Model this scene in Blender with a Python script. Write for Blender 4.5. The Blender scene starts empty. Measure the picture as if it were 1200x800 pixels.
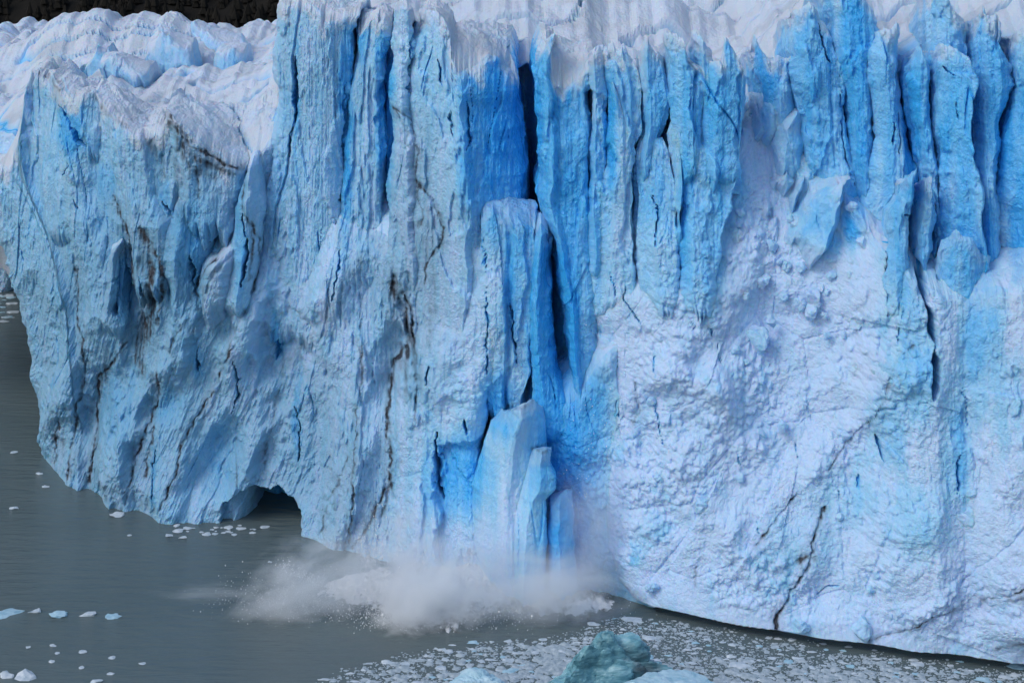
import bpy, bmesh, math, random
import numpy as np
from mathutils import Vector
random.seed(7)
S = bpy.context.scene
COL = S.collection
f32 = np.float32

# ---------------------------------------------------------------- camera, sky, sun, exposure
FPX, CAMH, HOR = 2239.0, 80.0, -143.0          # focal length in photo pixels, eye height, horizon row
cam = bpy.data.cameras.new('camera')
cam.sensor_width = 36.0
cam.lens = 36.0 * FPX / 1200.0
cam.shift_y = -(400.0 - HOR) / 1200.0
cam.clip_start, cam.clip_end = 1.0, 20000.0
camo = bpy.data.objects.new('camera', cam); COL.objects.link(camo)
camo.location = (0, 0, CAMH); camo.rotation_euler = (math.pi/2, 0, 0)
S.camera = camo

SUN_DIR = Vector((-0.62, -0.45, 0.80)).normalized()     # towards the sun: behind the camera, to the left, high
elev = math.asin(SUN_DIR.z)
azim = math.atan2(SUN_DIR.x, SUN_DIR.y)
world = bpy.data.worlds.new('World'); S.world = world; world.use_nodes = True
wn = world.node_tree.nodes; wl = world.node_tree.links
bg = wn['Background']
sky = wn.new('ShaderNodeTexSky'); sky.sky_type = 'NISHITA'; sky.sun_disc = False
sky.sun_elevation = elev; sky.sun_rotation = azim
sky.air_density = 1.2; sky.dust_density = 2.0; sky.ozone_density = 1.0
wl.new(sky.outputs[0], bg.inputs[0]); bg.inputs[1].default_value = 0.14
sun = bpy.data.lights.new('sun', 'SUN'); sun.energy = 0.75; sun.angle = math.radians(24); sun.color = (1.0, 0.97, 0.95)
suno = bpy.data.objects.new('sun', sun); COL.objects.link(suno)
suno.rotation_euler = (-SUN_DIR).to_track_quat('-Z', 'Y').to_euler()
vs = S.view_settings
vs.view_transform = 'Standard'; vs.look = 'None'; vs.gamma = 1.0; vs.use_curve_mapping = False
vs.exposure = 0.08
S.cycles.max_bounces = 10; S.cycles.diffuse_bounces = 4; S.cycles.volume_bounces = 10
S.cycles.volume_step_rate = 1.0; S.cycles.volume_max_steps = 256

# ---------------------------------------------------------------- noise
rs = np.random.RandomState(11)
TAB = rs.rand(8, 256, 256).astype(f32)
ANG = (rs.rand(256, 256) * 2 * np.pi); GX, GY = np.cos(ANG).astype(f32), np.sin(ANG).astype(f32)

def perlin(x, y, seed=0):
    x = np.asarray(x, f32) + f32(seed * 17.37); y = np.asarray(y, f32) + f32(seed * 9.71)
    xi = np.floor(x).astype(np.int32); yi = np.floor(y).astype(np.int32)
    xf = x - xi; yf = y - yi
    u = xf*xf*xf*(xf*(xf*6-15)+10); v = yf*yf*yf*(yf*(yf*6-15)+10)
    def g(a, b):
        i, j = (xi + a) & 255, (yi + b) & 255
        return GX[i, j]*(xf - a) + GY[i, j]*(yf - b)
    n00, n10, n01, n11 = g(0, 0), g(1, 0), g(0, 1), g(1, 1)
    return ((n00 + u*(n10-n00))*(1-v) + (n01 + u*(n11-n01))*v) * f32(1.5)

def fbm(x, y, o=4, seed=0, gain=.5):
    r = 0; a = 1.0
    for k in range(o):
        r = r + a*perlin(x*2.03**k, y*2.03**k, seed + k*3); a *= gain
    return r

def ridged(x, y, o=3, seed=0):
    r = 0; a = 1.0; t = 0
    for k in range(o):
        r = r + a*(1 - 2.2*np.abs(perlin(x*2.1**k, y*2.1**k, seed + k*5))); t += a; a *= .5
    return r/t

def facets(x, y, seed=0, tilt=.9, curve=.7, sign=1, gap=False):
    """blocks with plane faces (sign 1, sharp valleys between them) or scooped shells (sign -1, sharp ridges)"""
    x = np.asarray(x, f32) + f32(seed*7.31); y = np.asarray(y, f32) + f32(seed*3.77)
    xi = np.floor(x).astype(np.int32); yi = np.floor(y).astype(np.int32)
    best = np.full(x.shape, -9, f32); sec = np.full(x.shape, -9, f32)
    rng = (-2, -1, 0, 1, 2) if curve < .9*tilt else (-1, 0, 1)
    for a in rng:
        for b in rng:
            i, j = (xi + a + seed*13) & 255, (yi + b + seed*29) & 255
            dx = x - (xi + a + TAB[0, i, j]); dy = y - (yi + b + TAB[1, i, j])
            v = TAB[2, i, j]*.7 + tilt*((TAB[3, i, j]-.5)*dx + (TAB[4, i, j]-.5)*dy)*2 - curve*(dx*dx + dy*dy)
            if gap: sec = np.maximum(sec, np.minimum(best, v))
            np.maximum(best, v, out=best)
    return (best*sign, best - sec) if gap else best*sign

def sstep(a, b, x):
    t = np.clip((x - a)/(b - a), 0, 1); return t*t*(3 - 2*t)

# ---------------------------------------------------------------- measuring: photo pixel <-> place
def at(px, py, d):
    return ((px - 600)/FPX*d, d, CAMH - (py - HOR)/FPX*d)
def on_water(px, py):
    d = CAMH*FPX/(py - HOR); return ((px - 600)/FPX*d, d, 0.0)
def pix(x, y, z):
    return 600 + x/y*FPX, HOR + (CAMH - z)/y*FPX

WATERLINE = [(-70, 505), (38, 540), (75, 570), (150, 598), (210, 611), (300, 618), (410, 640), (480, 664), (550, 688), (600, 697),
             (720, 712), (745, 718), (820, 735), (900, 750), (1000, 765), (1100, 777), (1200, 788), (1290, 797)]
_w = np.array([on_water(*p) for p in WATERLINE])
def Yw(x): return np.interp(x, _w[:, 0], _w[:, 1])
def place(px, py, off=0.0, lean=0.0, z0=0.0):
    d = 230.0
    for _ in range(12):
        x, _y, z = at(px, py, d); d = float(Yw(x)) + off + lean*(z - z0)
    return at(px, py, d)

# ---------------------------------------------------------------- painted-on-place fields: ice kind, painted shade and dirt, veins and slots
# blue dense ice (photo position, radii, amount)
BLUE = [(577, 160, 34, 95, .9), (575, 105, 30, 35, .5), (452, 130, 9, 90, .9), (405, 130, 7, 130, .7), (418, 40, 10, 30, .7),
        (347, 110, 3, 60, .5), (612, 170, 24, 110, 1.0), (655, 150, 38, 95, .42), (672, 250, 34, 130, .55), (655, 390, 26, 110, .9), (632, 380, 16, 90, .5),
        (715, 150, 7, 70, .8), (770, 140, 18, 50, .45), (735, 110, 12, 50, .3), (815, 120, 24, 50, .5), (810, 85, 20, 25, .35), (850, 130, 22, 55, .6),
        (765, 220, 26, 60, .35), (805, 250, 10, 90, .6), (845, 210, 24, 60, .45), (830, 290, 18, 70, .35),
        (900, 90, 14, 40, .7), (955, 110, 26, 120, .5), (945, 60, 18, 40, .4), (1005, 90, 18, 130, .75), (1018, 150, 14, 90, .5), (1040, 130, 14, 90, .45),
        (1070, 170, 12, 80, .9), (1085, 130, 14, 60, .7), (1125, 150, 30, 80, .6), (1165, 110, 24, 80, .55), (1178, 170, 14, 70, .8), (1195, 250, 12, 70, .9), (1195, 130, 14, 60, .5),
        (1120, 280, 36, 70, .5), (1060, 300, 22, 90, .4), (1088, 290, 16, 60, .35), (1145, 300, 26, 60, .6), (1140, 390, 22, 60, .6), (1068, 430, 30, 60, .35), (1118, 520, 16, 60, .45),
        (1000, 250, 12, 30, .9), (960, 255, 26, 24, .3), (975, 285, 14, 14, .4),
        (540, 560, 34, 42, .75), (585, 480, 20, 36, .85), (660, 520, 36, 80, .75), (690, 470, 18, 50, .5), (640, 480, 22, 40, .6), (660, 620, 26, 60, .7), (610, 270, 12, 60, .5),
        (600, 320, 10, 90, .5), (85, 150, 14, 30, .9), (75, 130, 8, 16, .5), (225, 280, 22, 60, .45), (230, 320, 10, 40, .5), (140, 340, 9, 36, .8), (193, 235, 5, 24, .6),
        (130, 480, 22, 40, .35), (190, 480, 16, 20, .5), (230, 430, 6, 24, .6), (320, 400, 6, 26, .4), (345, 500, 4, 40, .8), (120, 215, 16, 20, .4), (280, 270, 8, 70, .4),
        (178, 560, 3, 36, .6), (255, 540, 24, 40, .3), (990, 590, 40, 30, .2), (1060, 600, 50, 40, .2), (1150, 450, 50, 50, .22), (950, 640, 40, 40, .15), (1040, 500, 20, 50, .3),
        (760, 330, 30, 40, .15), (700, 520, 22, 40, .15), (330, 200, 20, 80, .12), (500, 100, 30, 80, .1), (150, 300, 120, 140, .1)]
# crushed, snowy pale ice
CRUSH = [(900, 430, 190, 130, 1), (820, 560, 150, 130, 1), (1000, 680, 220, 90, 1), (960, 340, 70, 60, .9), (760, 640, 70, 60, .9), (1140, 690, 90, 90, .9), (880, 260, 24, 60, .8), (990, 260, 30, 60, .5),
         (560, 430, 40, 60, .5), (420, 300, 50, 30, .3), (1180, 620, 50, 60, .8), (1180, 250, 14, 50, .6), (700, 430, 20, 80, .5), (380, 400, 50, 60, .3)]
# cloud shade on the left of the front, painted as greyer, darker ice colour
SHADE = [(130, 430, 170, 220, .75), (330, 540, 120, 110, .75), (230, 250, 110, 110, .5), (480, 300, 60, 130, .45), (120, 110, 170, 60, .3), (370, 90, 60, 90, .3)]
# dirt veins: width px, strength, crack depth m, points
VEINS = [
 (9, .42, .4, [(168, 300), (172, 340), (166, 385), (160, 420)]), (4, .6, .3, [(150, 300), (153, 350), (158, 390)]), (6, .4, .2, [(130, 420), (112, 450), (103, 480)]), (6, .35, .2, [(478, 400), (470, 430), (480, 470)]), (9, .3, 0, [(440, 600), (425, 625), (408, 632)]), (7, .3, 0, [(205, 190), (215, 230), (212, 260)]), (5, .4, .2, [(240, 340), (236, 365), (225, 390)]),
 (12, .22, 0, [(60, 520), (110, 560), (180, 590)]), (10, .25, 0, [(330, 440), (380, 380), (420, 300)]),
 (2.2, .9, .5, [(143, 408), (124, 436), (102, 455), (103, 491), (106, 521), (102, 570)]),
 (2.0, .8, .4, [(93, 400), (93, 450), (82, 493), (76, 532), (77, 565)]),
 (1.5, .7, .3, [(67, 485), (62, 515), (59, 551)]),
 (1.7, .9, .4, [(182, 440), (176, 477), (165, 518), (154, 554), (149, 590)]),
 (1.5, .8, .3, [(176, 505), (171, 537), (168, 560)]),
 (1.6, .8, .4, [(275, 400), (248, 460), (234, 485), (209, 524), (204, 554), (187, 598)]),
 (1.4, .4, .2, [(272, 532), (275, 568)]), (1.6, .35, .2, [(327, 459), (309, 528), (300, 570)]),
 (3.0, .8, .5, [(132, 233), (143, 255), (149, 285), (154, 324), (157, 376), (165, 400)]),
 (5.0, .9, .7, [(165, 269), (176, 285), (177, 324), (176, 365), (166, 405)]), (2.5, .9, .5, [(176, 285), (190, 310), (188, 354), (180, 385)]),
 (2.0, .6, .3, [(85, 318), (85, 379), (92, 400), (97, 430)]), (5.0, .6, .4, [(158, 395), (157, 430), (160, 445)]),
 (2.6, .8, .5, [(258, 300), (242, 310), (229, 343), (231, 365)]), (4.0, .5, .3, [(255, 312), (246, 335), (238, 362)]),
 (1.6, .7, .3, [(283, 195), (285, 240), (302, 282), (301, 324), (292, 345)]), (1.8, .5, .2, [(296, 260), (293, 300), (290, 330)]),
 (2.0, .6, .3, [(231, 195), (234, 233)]), (2.0, .5, .3, [(222, 370), (207, 395), (200, 412)]), (1.6, .5, .2, [(285, 365), (275, 390), (268, 410)]),
 (5.0, .95, 1.6, [(462, 322), (462, 344), (474, 368), (480, 400), (476, 420)]), (3.5, .8, .8, [(470, 340), (482, 372), (487, 410), (488, 440)]),
 (2.2, .9, .6, [(476, 410), (462, 430), (457, 445), (455, 465), (456, 504), (459, 540)]), (1.6, .7, .3, [(487, 410), (489, 450), (487, 490)]),
 (2.0, .8, .4, [(459, 540), (454, 552), (456, 588), (448, 606)]), (2.4, .9, .5, [(455, 575), (450, 582), (432, 612), (411, 639)]),
 (1.4, .8, .3, [(426, 400), (421, 480), (423, 504), (417, 564), (411, 606), (408, 632)]), (1.3, .5, .2, [(426, 350), (420, 400), (426, 420)]),
 (1.3, .7, .3, [(410, 530), (402, 552), (384, 588), (378, 624)]), (1.3, .5, .2, [(392, 570), (394, 610)]),
 (1.7, .9, .5, [(483, 200), (492, 215), (507, 233), (519, 263), (516, 284), (501, 308), (495, 335)]),
 (1.5, .7, .3, [(492, 215), (489, 236), (495, 251), (493, 266)]), (1.3, .6, .3, [(463, 126), (480, 138), (487, 160), (492, 180), (488, 205)]),
 (1.2, .5, .2, [(466, 130), (476, 148), (480, 170)]), (6.0, .28, 0, [(505, 300), (508, 350), (506, 400)]), (8, .22, 0, [(495, 150), (500, 230), (505, 300)]),
 (1.4, .8, .4, [(930, 580), (910, 604), (885, 634)]), (2.0, .95, .6, [(963, 596), (952, 631), (951, 652), (930, 685), (906, 727), (913, 748)]),
 (4.0, .7, .3, [(935, 655), (946, 648), (955, 652)]), (1.3, .7, .3, [(1110, 712), (1090, 716), (1075, 730), (1062, 733), (1023, 751)]), (4.5, .4, .2, [(1076, 728), (1050, 738), (1020, 752)]),
 (2.2, .6, .3, [(1205, 664), (1185, 672), (1170, 682), (1158, 694)]), (7, .3, 0, [(1205, 672), (1160, 694), (1110, 712)]), (1.3, .6, .3, [(1018, 488), (999, 514), (985, 535), (969, 550)]),
 (1.3, .5, .3, [(1064, 398), (1050, 415), (1036, 428)]), (1.8, .4, .3, [(1036, 428), (1032, 460), (1022, 490)]), (3, .4, 0, [(1170, 756), (1185, 745), (1200, 735)]),
 (1.1, .4, .2, [(698, 360), (694, 385), (700, 400)]), (2.0, .45, .2, [(745, 450), (750, 480), (742, 500)]), (1.5, .4, .2, [(815, 665), (812, 690)]),
 (2.2, .85, .3, [(197, 132), (205, 150), (225, 172), (250, 186), (278, 203)]), (5.0, .6, .2, [(200, 145), (215, 170), (240, 192), (272, 208)]), (6.0, .45, 0, [(212, 175), (228, 200), (250, 210)]),
 (3, .5, .2, [(210, 150), (228, 170), (235, 180)]), (2.5, .4, 0, [(36, 84), (60, 92), (72, 104)]), (3.0, .35, 0, [(105, 110), (120, 128), (150, 150)]), (5, .35, .3, [(175, 165), (185, 185), (190, 205)]),
 (2.5, .45, 0, [(590, 487), (605, 478), (628, 473)]), (3, .35, 0, [(625, 528), (645, 528)]),
]
# open slots of blue ice: width px, depth m, points
SLOTS = [(11, 5, [(1090, 398), (1091, 430), (1092, 462)]), (7, 3.5, [(1075, 290), (1079, 340), (1086, 372), (1090, 402)]), (3.5, 1.6, [(253, 107), (275, 128), (283, 150), (297, 178)]), (2.2, 1.2, [(195, 85), (205, 90), (214, 103), (224, 117)]), (2.2, 1.2, [(250, 86), (246, 100)]), (4, 2.0, [(72, 122), (84, 145), (93, 165), (101, 172)]), (3.0, 2.2, [(346, 60), (347, 95), (345, 145)]), (2.2, 1.2, [(341, 150), (338, 185)]), (2.2, 1.6, [(408, 99), (404, 140), (399, 168), (397, 215), (394, 262)]), (2, 1.0, [(397, 285), (396, 345)]),
 (2.2, 1.4, [(486, 27), (484, 45), (483, 60), (477, 84), (476, 110)]), (1.6, 1.0, [(565, 240), (566, 320)]), (1.5, .9, [(569, 335), (570, 395), (566, 440)]), (1.6, 1.2, [(503, 420), (501, 445)]),
 (1.6, 1.0, [(515, 70), (516, 100)]), (1.8, 1.0, [(527, 130), (531, 160)]), (1.8, 1.0, [(546, 120), (549, 175)]), (3, 1.5, [(598, 350), (604, 400), (608, 430)]),
 (1.8, 1.5, [(344, 480), (349, 500), (346, 548)]), (2.5, 1.5, [(190, 235), (199, 258)]), (5, 3.0, [(139, 300), (139, 345), (134, 370)]), (4, 2, [(226, 340), (222, 300)]),
 (2, 1.2, [(163, 325), (166, 350)]), (3, 1.8, [(231, 410), (230, 440)]), (1.5, 1.0, [(178, 530), (176, 560), (178, 590)]), (2, 1.5, [(73, 182), (80, 195), (77, 205)]), (1.8, 1, [(90, 232), (93, 245)]),
 (1.6, 1, [(27, 295), (30, 305)]), (2.2, 1.3, [(275, 420), (278, 450), (268, 490)]), (3, 2, [(286, 250), (287, 300), (283, 335)]), (4, 1.6, [(322, 400), (318, 430)]),
 (1.6, 1.2, [(766, 230), (771, 255), (768, 290)]), (1.8, 1.4, [(731, 335), (733, 355), (750, 380)]), (1.6, 1.0, [(721, 345), (716, 322)]), (1.5, 1.0, [(708, 380), (709, 400)]),
 (1.5, 1.2, [(724, 405), (725, 435)]), (1.4, 1, [(770, 410), (769, 440)]), (1.8, 1.5, [(841, 400), (842, 425)]), (1.6, 1.2, [(768, 465), (774, 500), (777, 520)]), (1.6, 1.2, [(720, 465), (725, 495)]),
 (1.6, 1.2, [(829, 378), (834, 392)]), (1.5, .8, [(808, 370), (812, 385)]), (2, 1.5, [(962, 28), (965, 55), (971, 75)]), (1.6, 1, [(985, 90), (989, 130), (992, 185), (1004, 220)]), (1.6, 1, [(1043, 140), (1043, 170)]),
 (1.6, 1, [(1050, 130), (1052, 180)]), (1.5, .9, [(1122, 115), (1124, 140)]), (1.6, .9, [(1108, 78), (1120, 88), (1128, 92)]), (3, 1.5, [(1042, 285), (1039, 330), (1037, 370)]), (2.0, 1.5, [(1102, 290), (1098, 330)]),
 (2.5, 1.4, [(1053, 350), (1051, 380), (1048, 400)]), (2.6, 1.6, [(1119, 530), (1121, 560), (1120, 575)]), (1.5, 1, [(1062, 252), (1070, 255)]), (4, 2.2, [(1026, 505), (1034, 525), (1036, 540)]),
 (2.6, 1.3, [(1010, 555), (1008, 575)]), (1.6, .8, [(865, 530), (867, 550)]), (1.6, .9, [(935, 520), (936, 540)]), (2, 1.0, [(1130, 450), (1134, 500)]), (1.6, 1, [(983, 575), (981, 590)]),
 (2, 1.0, [(960, 700), (972, 690), (985, 688)]), (1.6, 1, [(887, 608), (889, 622)]), (5, 2.5, [(512, 505), (512, 540), (517, 590)]), (2.5, 1.5, [(544, 490), (546, 510)])]

def seg_dist(px, py, pts):
    best = np.full(px.shape, 1e9, f32)
    for (ax, ay), (bx, by) in zip(pts[:-1], pts[1:]):
        dx, dy = bx-ax, by-ay
        t = np.clip(((px-ax)*dx + (py-ay)*dy)/(dx*dx+dy*dy+1e-6), 0, 1)
        np.minimum(best, np.hypot(px-ax-t*dx, py-ay-t*dy), out=best)
    return best

def blobs(px, py, L):
    r = np.zeros(px.shape, f32)
    for cx, cy, rx, ry, a in L:
        m = (np.abs(px-cx) < 2.6*rx) & (np.abs(py-cy) < 2.6*ry)
        if m.any():
            q = ((px[m]-cx)/rx)**2 + ((py[m]-cy)/ry)**2
            r[m] = np.maximum(r[m], (a if cx < 690 or a > .75 else a*.85)*np.exp(-.7*q*np.sqrt(q+.01)))
    return r

def fields(px, py, s, z):
    """returns inward carving (m) and the four ice fields at places given by photo position"""
    wx = px + 2.4*fbm(s*.9, z*.9, 3, 31) + 4*fbm(s*.15, z*.15, 2, 33)
    wy = py + 5*fbm(s*.25, z*.25, 2, 35)
    carve = np.zeros(px.shape, f32); dirt = np.zeros(px.shape, f32); slotb = np.zeros(px.shape, f32)
    for w, st, dep, pts in VEINS:
        xs = [p[0] for p in pts]; ys = [p[1] for p in pts]; k = 6*w + 6
        m = (px > min(xs)-k) & (px < max(xs)+k) & (py > min(ys)-k) & (py < max(ys)+k)
        if not m.any(): continue
        d = seg_dist(wx[m], wy[m]*.5 + py[m]*.5, pts)
        br = np.clip(.85 + .8*perlin(s[m]*.4, z[m]*.3, 41) + .5*perlin(s[m]*1.9, z[m]*1.5, 42), .06, 1)
        ww = w*.95*np.clip(1 + .7*perlin(s[m]*1.3, z[m]*.5, 43), .3, 2)
        g = np.exp(-(d/ww)**2); halo = np.exp(-d/(w*3.0))*.34
        dirt[m] = np.maximum(dirt[m], st*br*np.maximum(g, halo))
        carve[m] = np.maximum(carve[m], .7*dep*np.exp(-(d/(ww*1.1))**2))
    for w, dep, pts in SLOTS:
        xs = [p[0] for p in pts]; ys = [p[1] for p in pts]; k = 5*w + 5
        m = (px > min(xs)-k) & (px < max(xs)+k) & (py > min(ys)-k) & (py < max(ys)+k)
        if not m.any(): continue
        d = seg_dist(wx[m], py[m], pts)
        y0, y1 = min(ys), max(ys); tt = (py[m]-y0)/max(y1-y0, 8)
        tap = np.clip(4.2*tt*(1.06-tt), .15, 1)*np.clip(.8 + .9*perlin(s[m]*.8, z[m]*.4, 47), .2, 1.4) if y1-y0 > 12 else .8
        ww = w*.62*tap*(.62 if xs[0] > 690 and ys[0] > 300 else 1)
        g = np.exp(-(d/ww)**2)
        carve[m] = np.maximum(carve[m], dep*1.3*g*(.45 if xs[0] > 690 and ys[0] > 300 and w < 5 else 1)); slotb[m] = np.maximum(slotb[m], .75*np.exp(-(d/(ww*1.2))**2))
    blue = np.maximum(blobs(wx, wy, BLUE), slotb)
    dirt = dirt*np.clip(.85 + .9*perlin(s*2.4, z*.16, 48), .5, 1.6)
    return carve, blue, np.clip(dirt*1.25, 0, 1), blobs(wx, wy, CRUSH), blobs(wx, wy, SHADE)

def slabs(v, edge=.14):
    f = np.floor(v); return f + sstep(0, edge, v - f)

def relief(s, z, crush, rough=1.0, shade=0.0):
    """outward relief of an ice face in metres; s along the wall, z up; also how deep in a fresh groove"""
    w = 1.6*fbm(s*.10, z*.05, 2, 51)
    jit = .30*fbm(s*.5, z*.22, 4, 52)
    # slabs that spalled off: flat levels with upright broken edges
    st = slabs(1.7*fbm((s + w)*.11, z*.03, 2, 53) + jit, .16)*.7
    sm2 = sstep(-.1, .4, perlin(s*.14, z*.09, 58)); st2 = slabs(1.5*fbm((s + w)*.30, z*.10, 3, 54) + jit, .2)*.24*sm2
    f1, g1 = facets((s + w*.6 + z*.05)/5.2, z/16., 3, 1.2, .4, 1, True); f1 = f1*1.35
    f2, g2 = facets((s + .4*fbm(s*.3, z*.1, 2, 55))/1.7, z/4.6, 5, 1.1, .5, 1, True); f2 = f2*(.12 + .34*sm2)
    ang = s*.85 + z*.5; an2 = z*.85 - s*.5
    pm = sstep(-.25, .35, perlin(s*.18, z*.10, 56))
    pit = np.minimum(facets(ang/.66, an2/1.1, 7, .25, 1.0, -1), -.15)*.22*pm
    sc2 = facets(s/1.9, z/3.6, 8, .6, .9, -1)*.12 + .13*fbm(s*2.0 + .3*w, z*.13, 4, 70, .6)
    big = facets((s + w)/5.5, z/9.0, 9, 1.2, .8, -1)*2.9 + facets((s - w)/2.4, z/4.2, 10, 1.1, .8, -1)*.7
    n = perlin(s*.33 + w*.5, z*.035, 57)
    gm = sstep(.25, .48, perlin(s*.11, z*.08, 59))
    gr = np.exp(-(n/.02)**2)*gm
    chip = np.maximum(facets(s/1.1, z/1.5, 12, 1.3, 1.6) - .42, 0)*.7*sstep(.05, .4, perlin(s*.22, z*.2, 60))
    fine = .11*fbm(s*1.3, z*.9, 5, 61, .74)
    face = st*(1-.6*shade) + st2 + f1 + f2 + pit + sc2 + fine + chip - .6*gr*(1-.6*shade) - .15*np.exp(-g1/.02) + big*shade
    k = np.clip(crush*1.3, 0, 1)
    fresh = np.clip(gr + .25*np.exp(-g1/.03) + 1.2*np.clip(-pit - .06, 0, .3), 0, 1)*(1-k)
    m = k > .01
    if np.any(m):
        cr, fr = crushed(s[m], z[m]); km = k[m]
        face[m] = face[m]*(1-km) + (cr + fine[m])*km; fresh[m] += km*fr
    return face*rough, fresh

def crushed(s, z):
    """crushed ice: soft drifts with broken angular blocks half buried in them"""
    w3 = .3*fbm(s*.9, z*.9, 3, 64)
    sw = perlin((s - z)*.10, (s + z)*.025, 68)
    dr = 1.4*fbm(s*.09, z*.07, 3, 62) + .4*fbm(s*.35, z*.35, 3, 63) + 1.5*np.abs(sw)
    calm = sstep(-.30, .12, fbm((s - z)*.07, (s + z)*.04, 3, 69))
    cm = sstep(-.25, .30, perlin(s*.16, z*.13, 65)); cm2 = sstep(-.3, .3, perlin(s*.3, z*.3, 66)); cm3 = sstep(-.2, .3, perlin(s*.07, z*.09, 67))
    pl, pg = facets((s - .5*z)/6.0, (z + .3*s)/7.5, 18, 1.5, .45, 1, True); pl2 = facets((s - .3*z)/2.6, z/3.4, 20, 1.5, .6)
    dr = dr*.7 + pl*1.25 + pl2*.45*sstep(-.3, .2, sw) - .25*np.exp(-pg/.02)
    k1 = np.maximum(facets(s/4.2, z/5.6, 11, 1.6, .7) - .85, 0)*1.7*cm3
    k2 = np.maximum(facets((s + w3)/1.9, (z + w3)/2.6, 13, 1.6, .7) - .72, 0)*1.2*cm
    k3 = np.maximum(facets((s + w3)/1.0, (z - w3)/1.3, 15, 1.5, 1.4) - .27, 0)*.8*cm2
    k4 = np.maximum(facets(s/.52, z/.6, 17, 1.5, 1.4) - .2, 0)*.5
    k5 = facets(s/.28, z/.28, 19, 1.4, 1.3)*.10
    fr = np.clip(.35*sstep(.06, .0, k2)*cm*sstep(.0, .25, np.maximum(k1, k3)) + .25*sstep(.03, 0, k3)*cm2*cm, 0, 1)
    return dr + k1 + k2*(.3 + .7*calm) + (k3 + k4)*(.25 + .75*calm) + k5*(.5 + .5*calm), fr*(.3 + .7*calm)

def link(name, me, mat, parent=None, **props):
    o = bpy.data.objects.new(name, me); COL.objects.link(o)
    if mat: me.materials.append(mat)
    if parent: o.parent = parent
    for k, v in props.items(): o[k] = v
    return o

def np_mesh(name, V, F, smooth=True, ice=None):
    """V (n,3), F (m,4) or (m,3)"""
    me = bpy.data.meshes.new(name)
    V = np.ascontiguousarray(V, f32); F = np.ascontiguousarray(F, np.int32); k = F.shape[1]
    me.vertices.add(len(V)); me.vertices.foreach_set('co', V.ravel())
    me.loops.add(F.size); me.loops.foreach_set('vertex_index', F.ravel())
    me.polygons.add(len(F))
    me.polygons.foreach_set('loop_start', np.arange(0, F.size, k, dtype=np.int32))
    me.polygons.foreach_set('loop_total', np.full(len(F), k, np.int32))
    me.update(calc_edges=True)
    me.polygons.foreach_set('use_smooth', np.full(len(F), smooth, bool))
    if ice is not None:
        a = me.attributes.new('ice', 'FLOAT_COLOR', 'POINT')
        a.data.foreach_set('color', np.ascontiguousarray(ice, f32).ravel())
    return me

def grid_faces(nr, nc, base=0):
    i = np.arange(nr-1)[:, None]*nc + np.arange(nc-1)[None, :] + base
    return np.stack([i, i+1, i+nc+1, i+nc], -1).reshape(-1, 4)

# ---------------------------------------------------------------- materials
def mat_new(name):
    m = bpy.data.materials.new(name); m.use_nodes = True
    nt = m.node_tree; b = nt.nodes['Principled BSDF']
    return m, nt, nt.nodes, nt.links, b
def N(ns, t, **kw):
    n = ns.new(t)
    for k, v in kw.items(): setattr(n, k, v)
    return n
def mixc(ns, ls, fac, a, b, blend='MIX'):
    n = ns.new('ShaderNodeMix'); n.data_type = 'RGBA'; n.blend_type = blend
    for sock, v in ((n.inputs[0], fac), (n.inputs[6], a), (n.inputs[7], b)):
        if isinstance(v, (int, float)): sock.default_value = v
        elif isinstance(v, tuple): sock.default_value = (*v, 1) if len(v) == 3 else v
        else: ls.new(v, sock)
    return n.outputs[2]
def math_n(ns, ls, op, a, b=None, c=None, clamp=False):
    n = ns.new('ShaderNodeMath'); n.operation = op; n.use_clamp = clamp
    for i, v in enumerate((a, b, c)):
        if v is None: continue
        if isinstance(v, (int, float)): n.inputs[i].default_value = v
        else: ls.new(v, n.inputs[i])
    return n.outputs[0]

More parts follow.
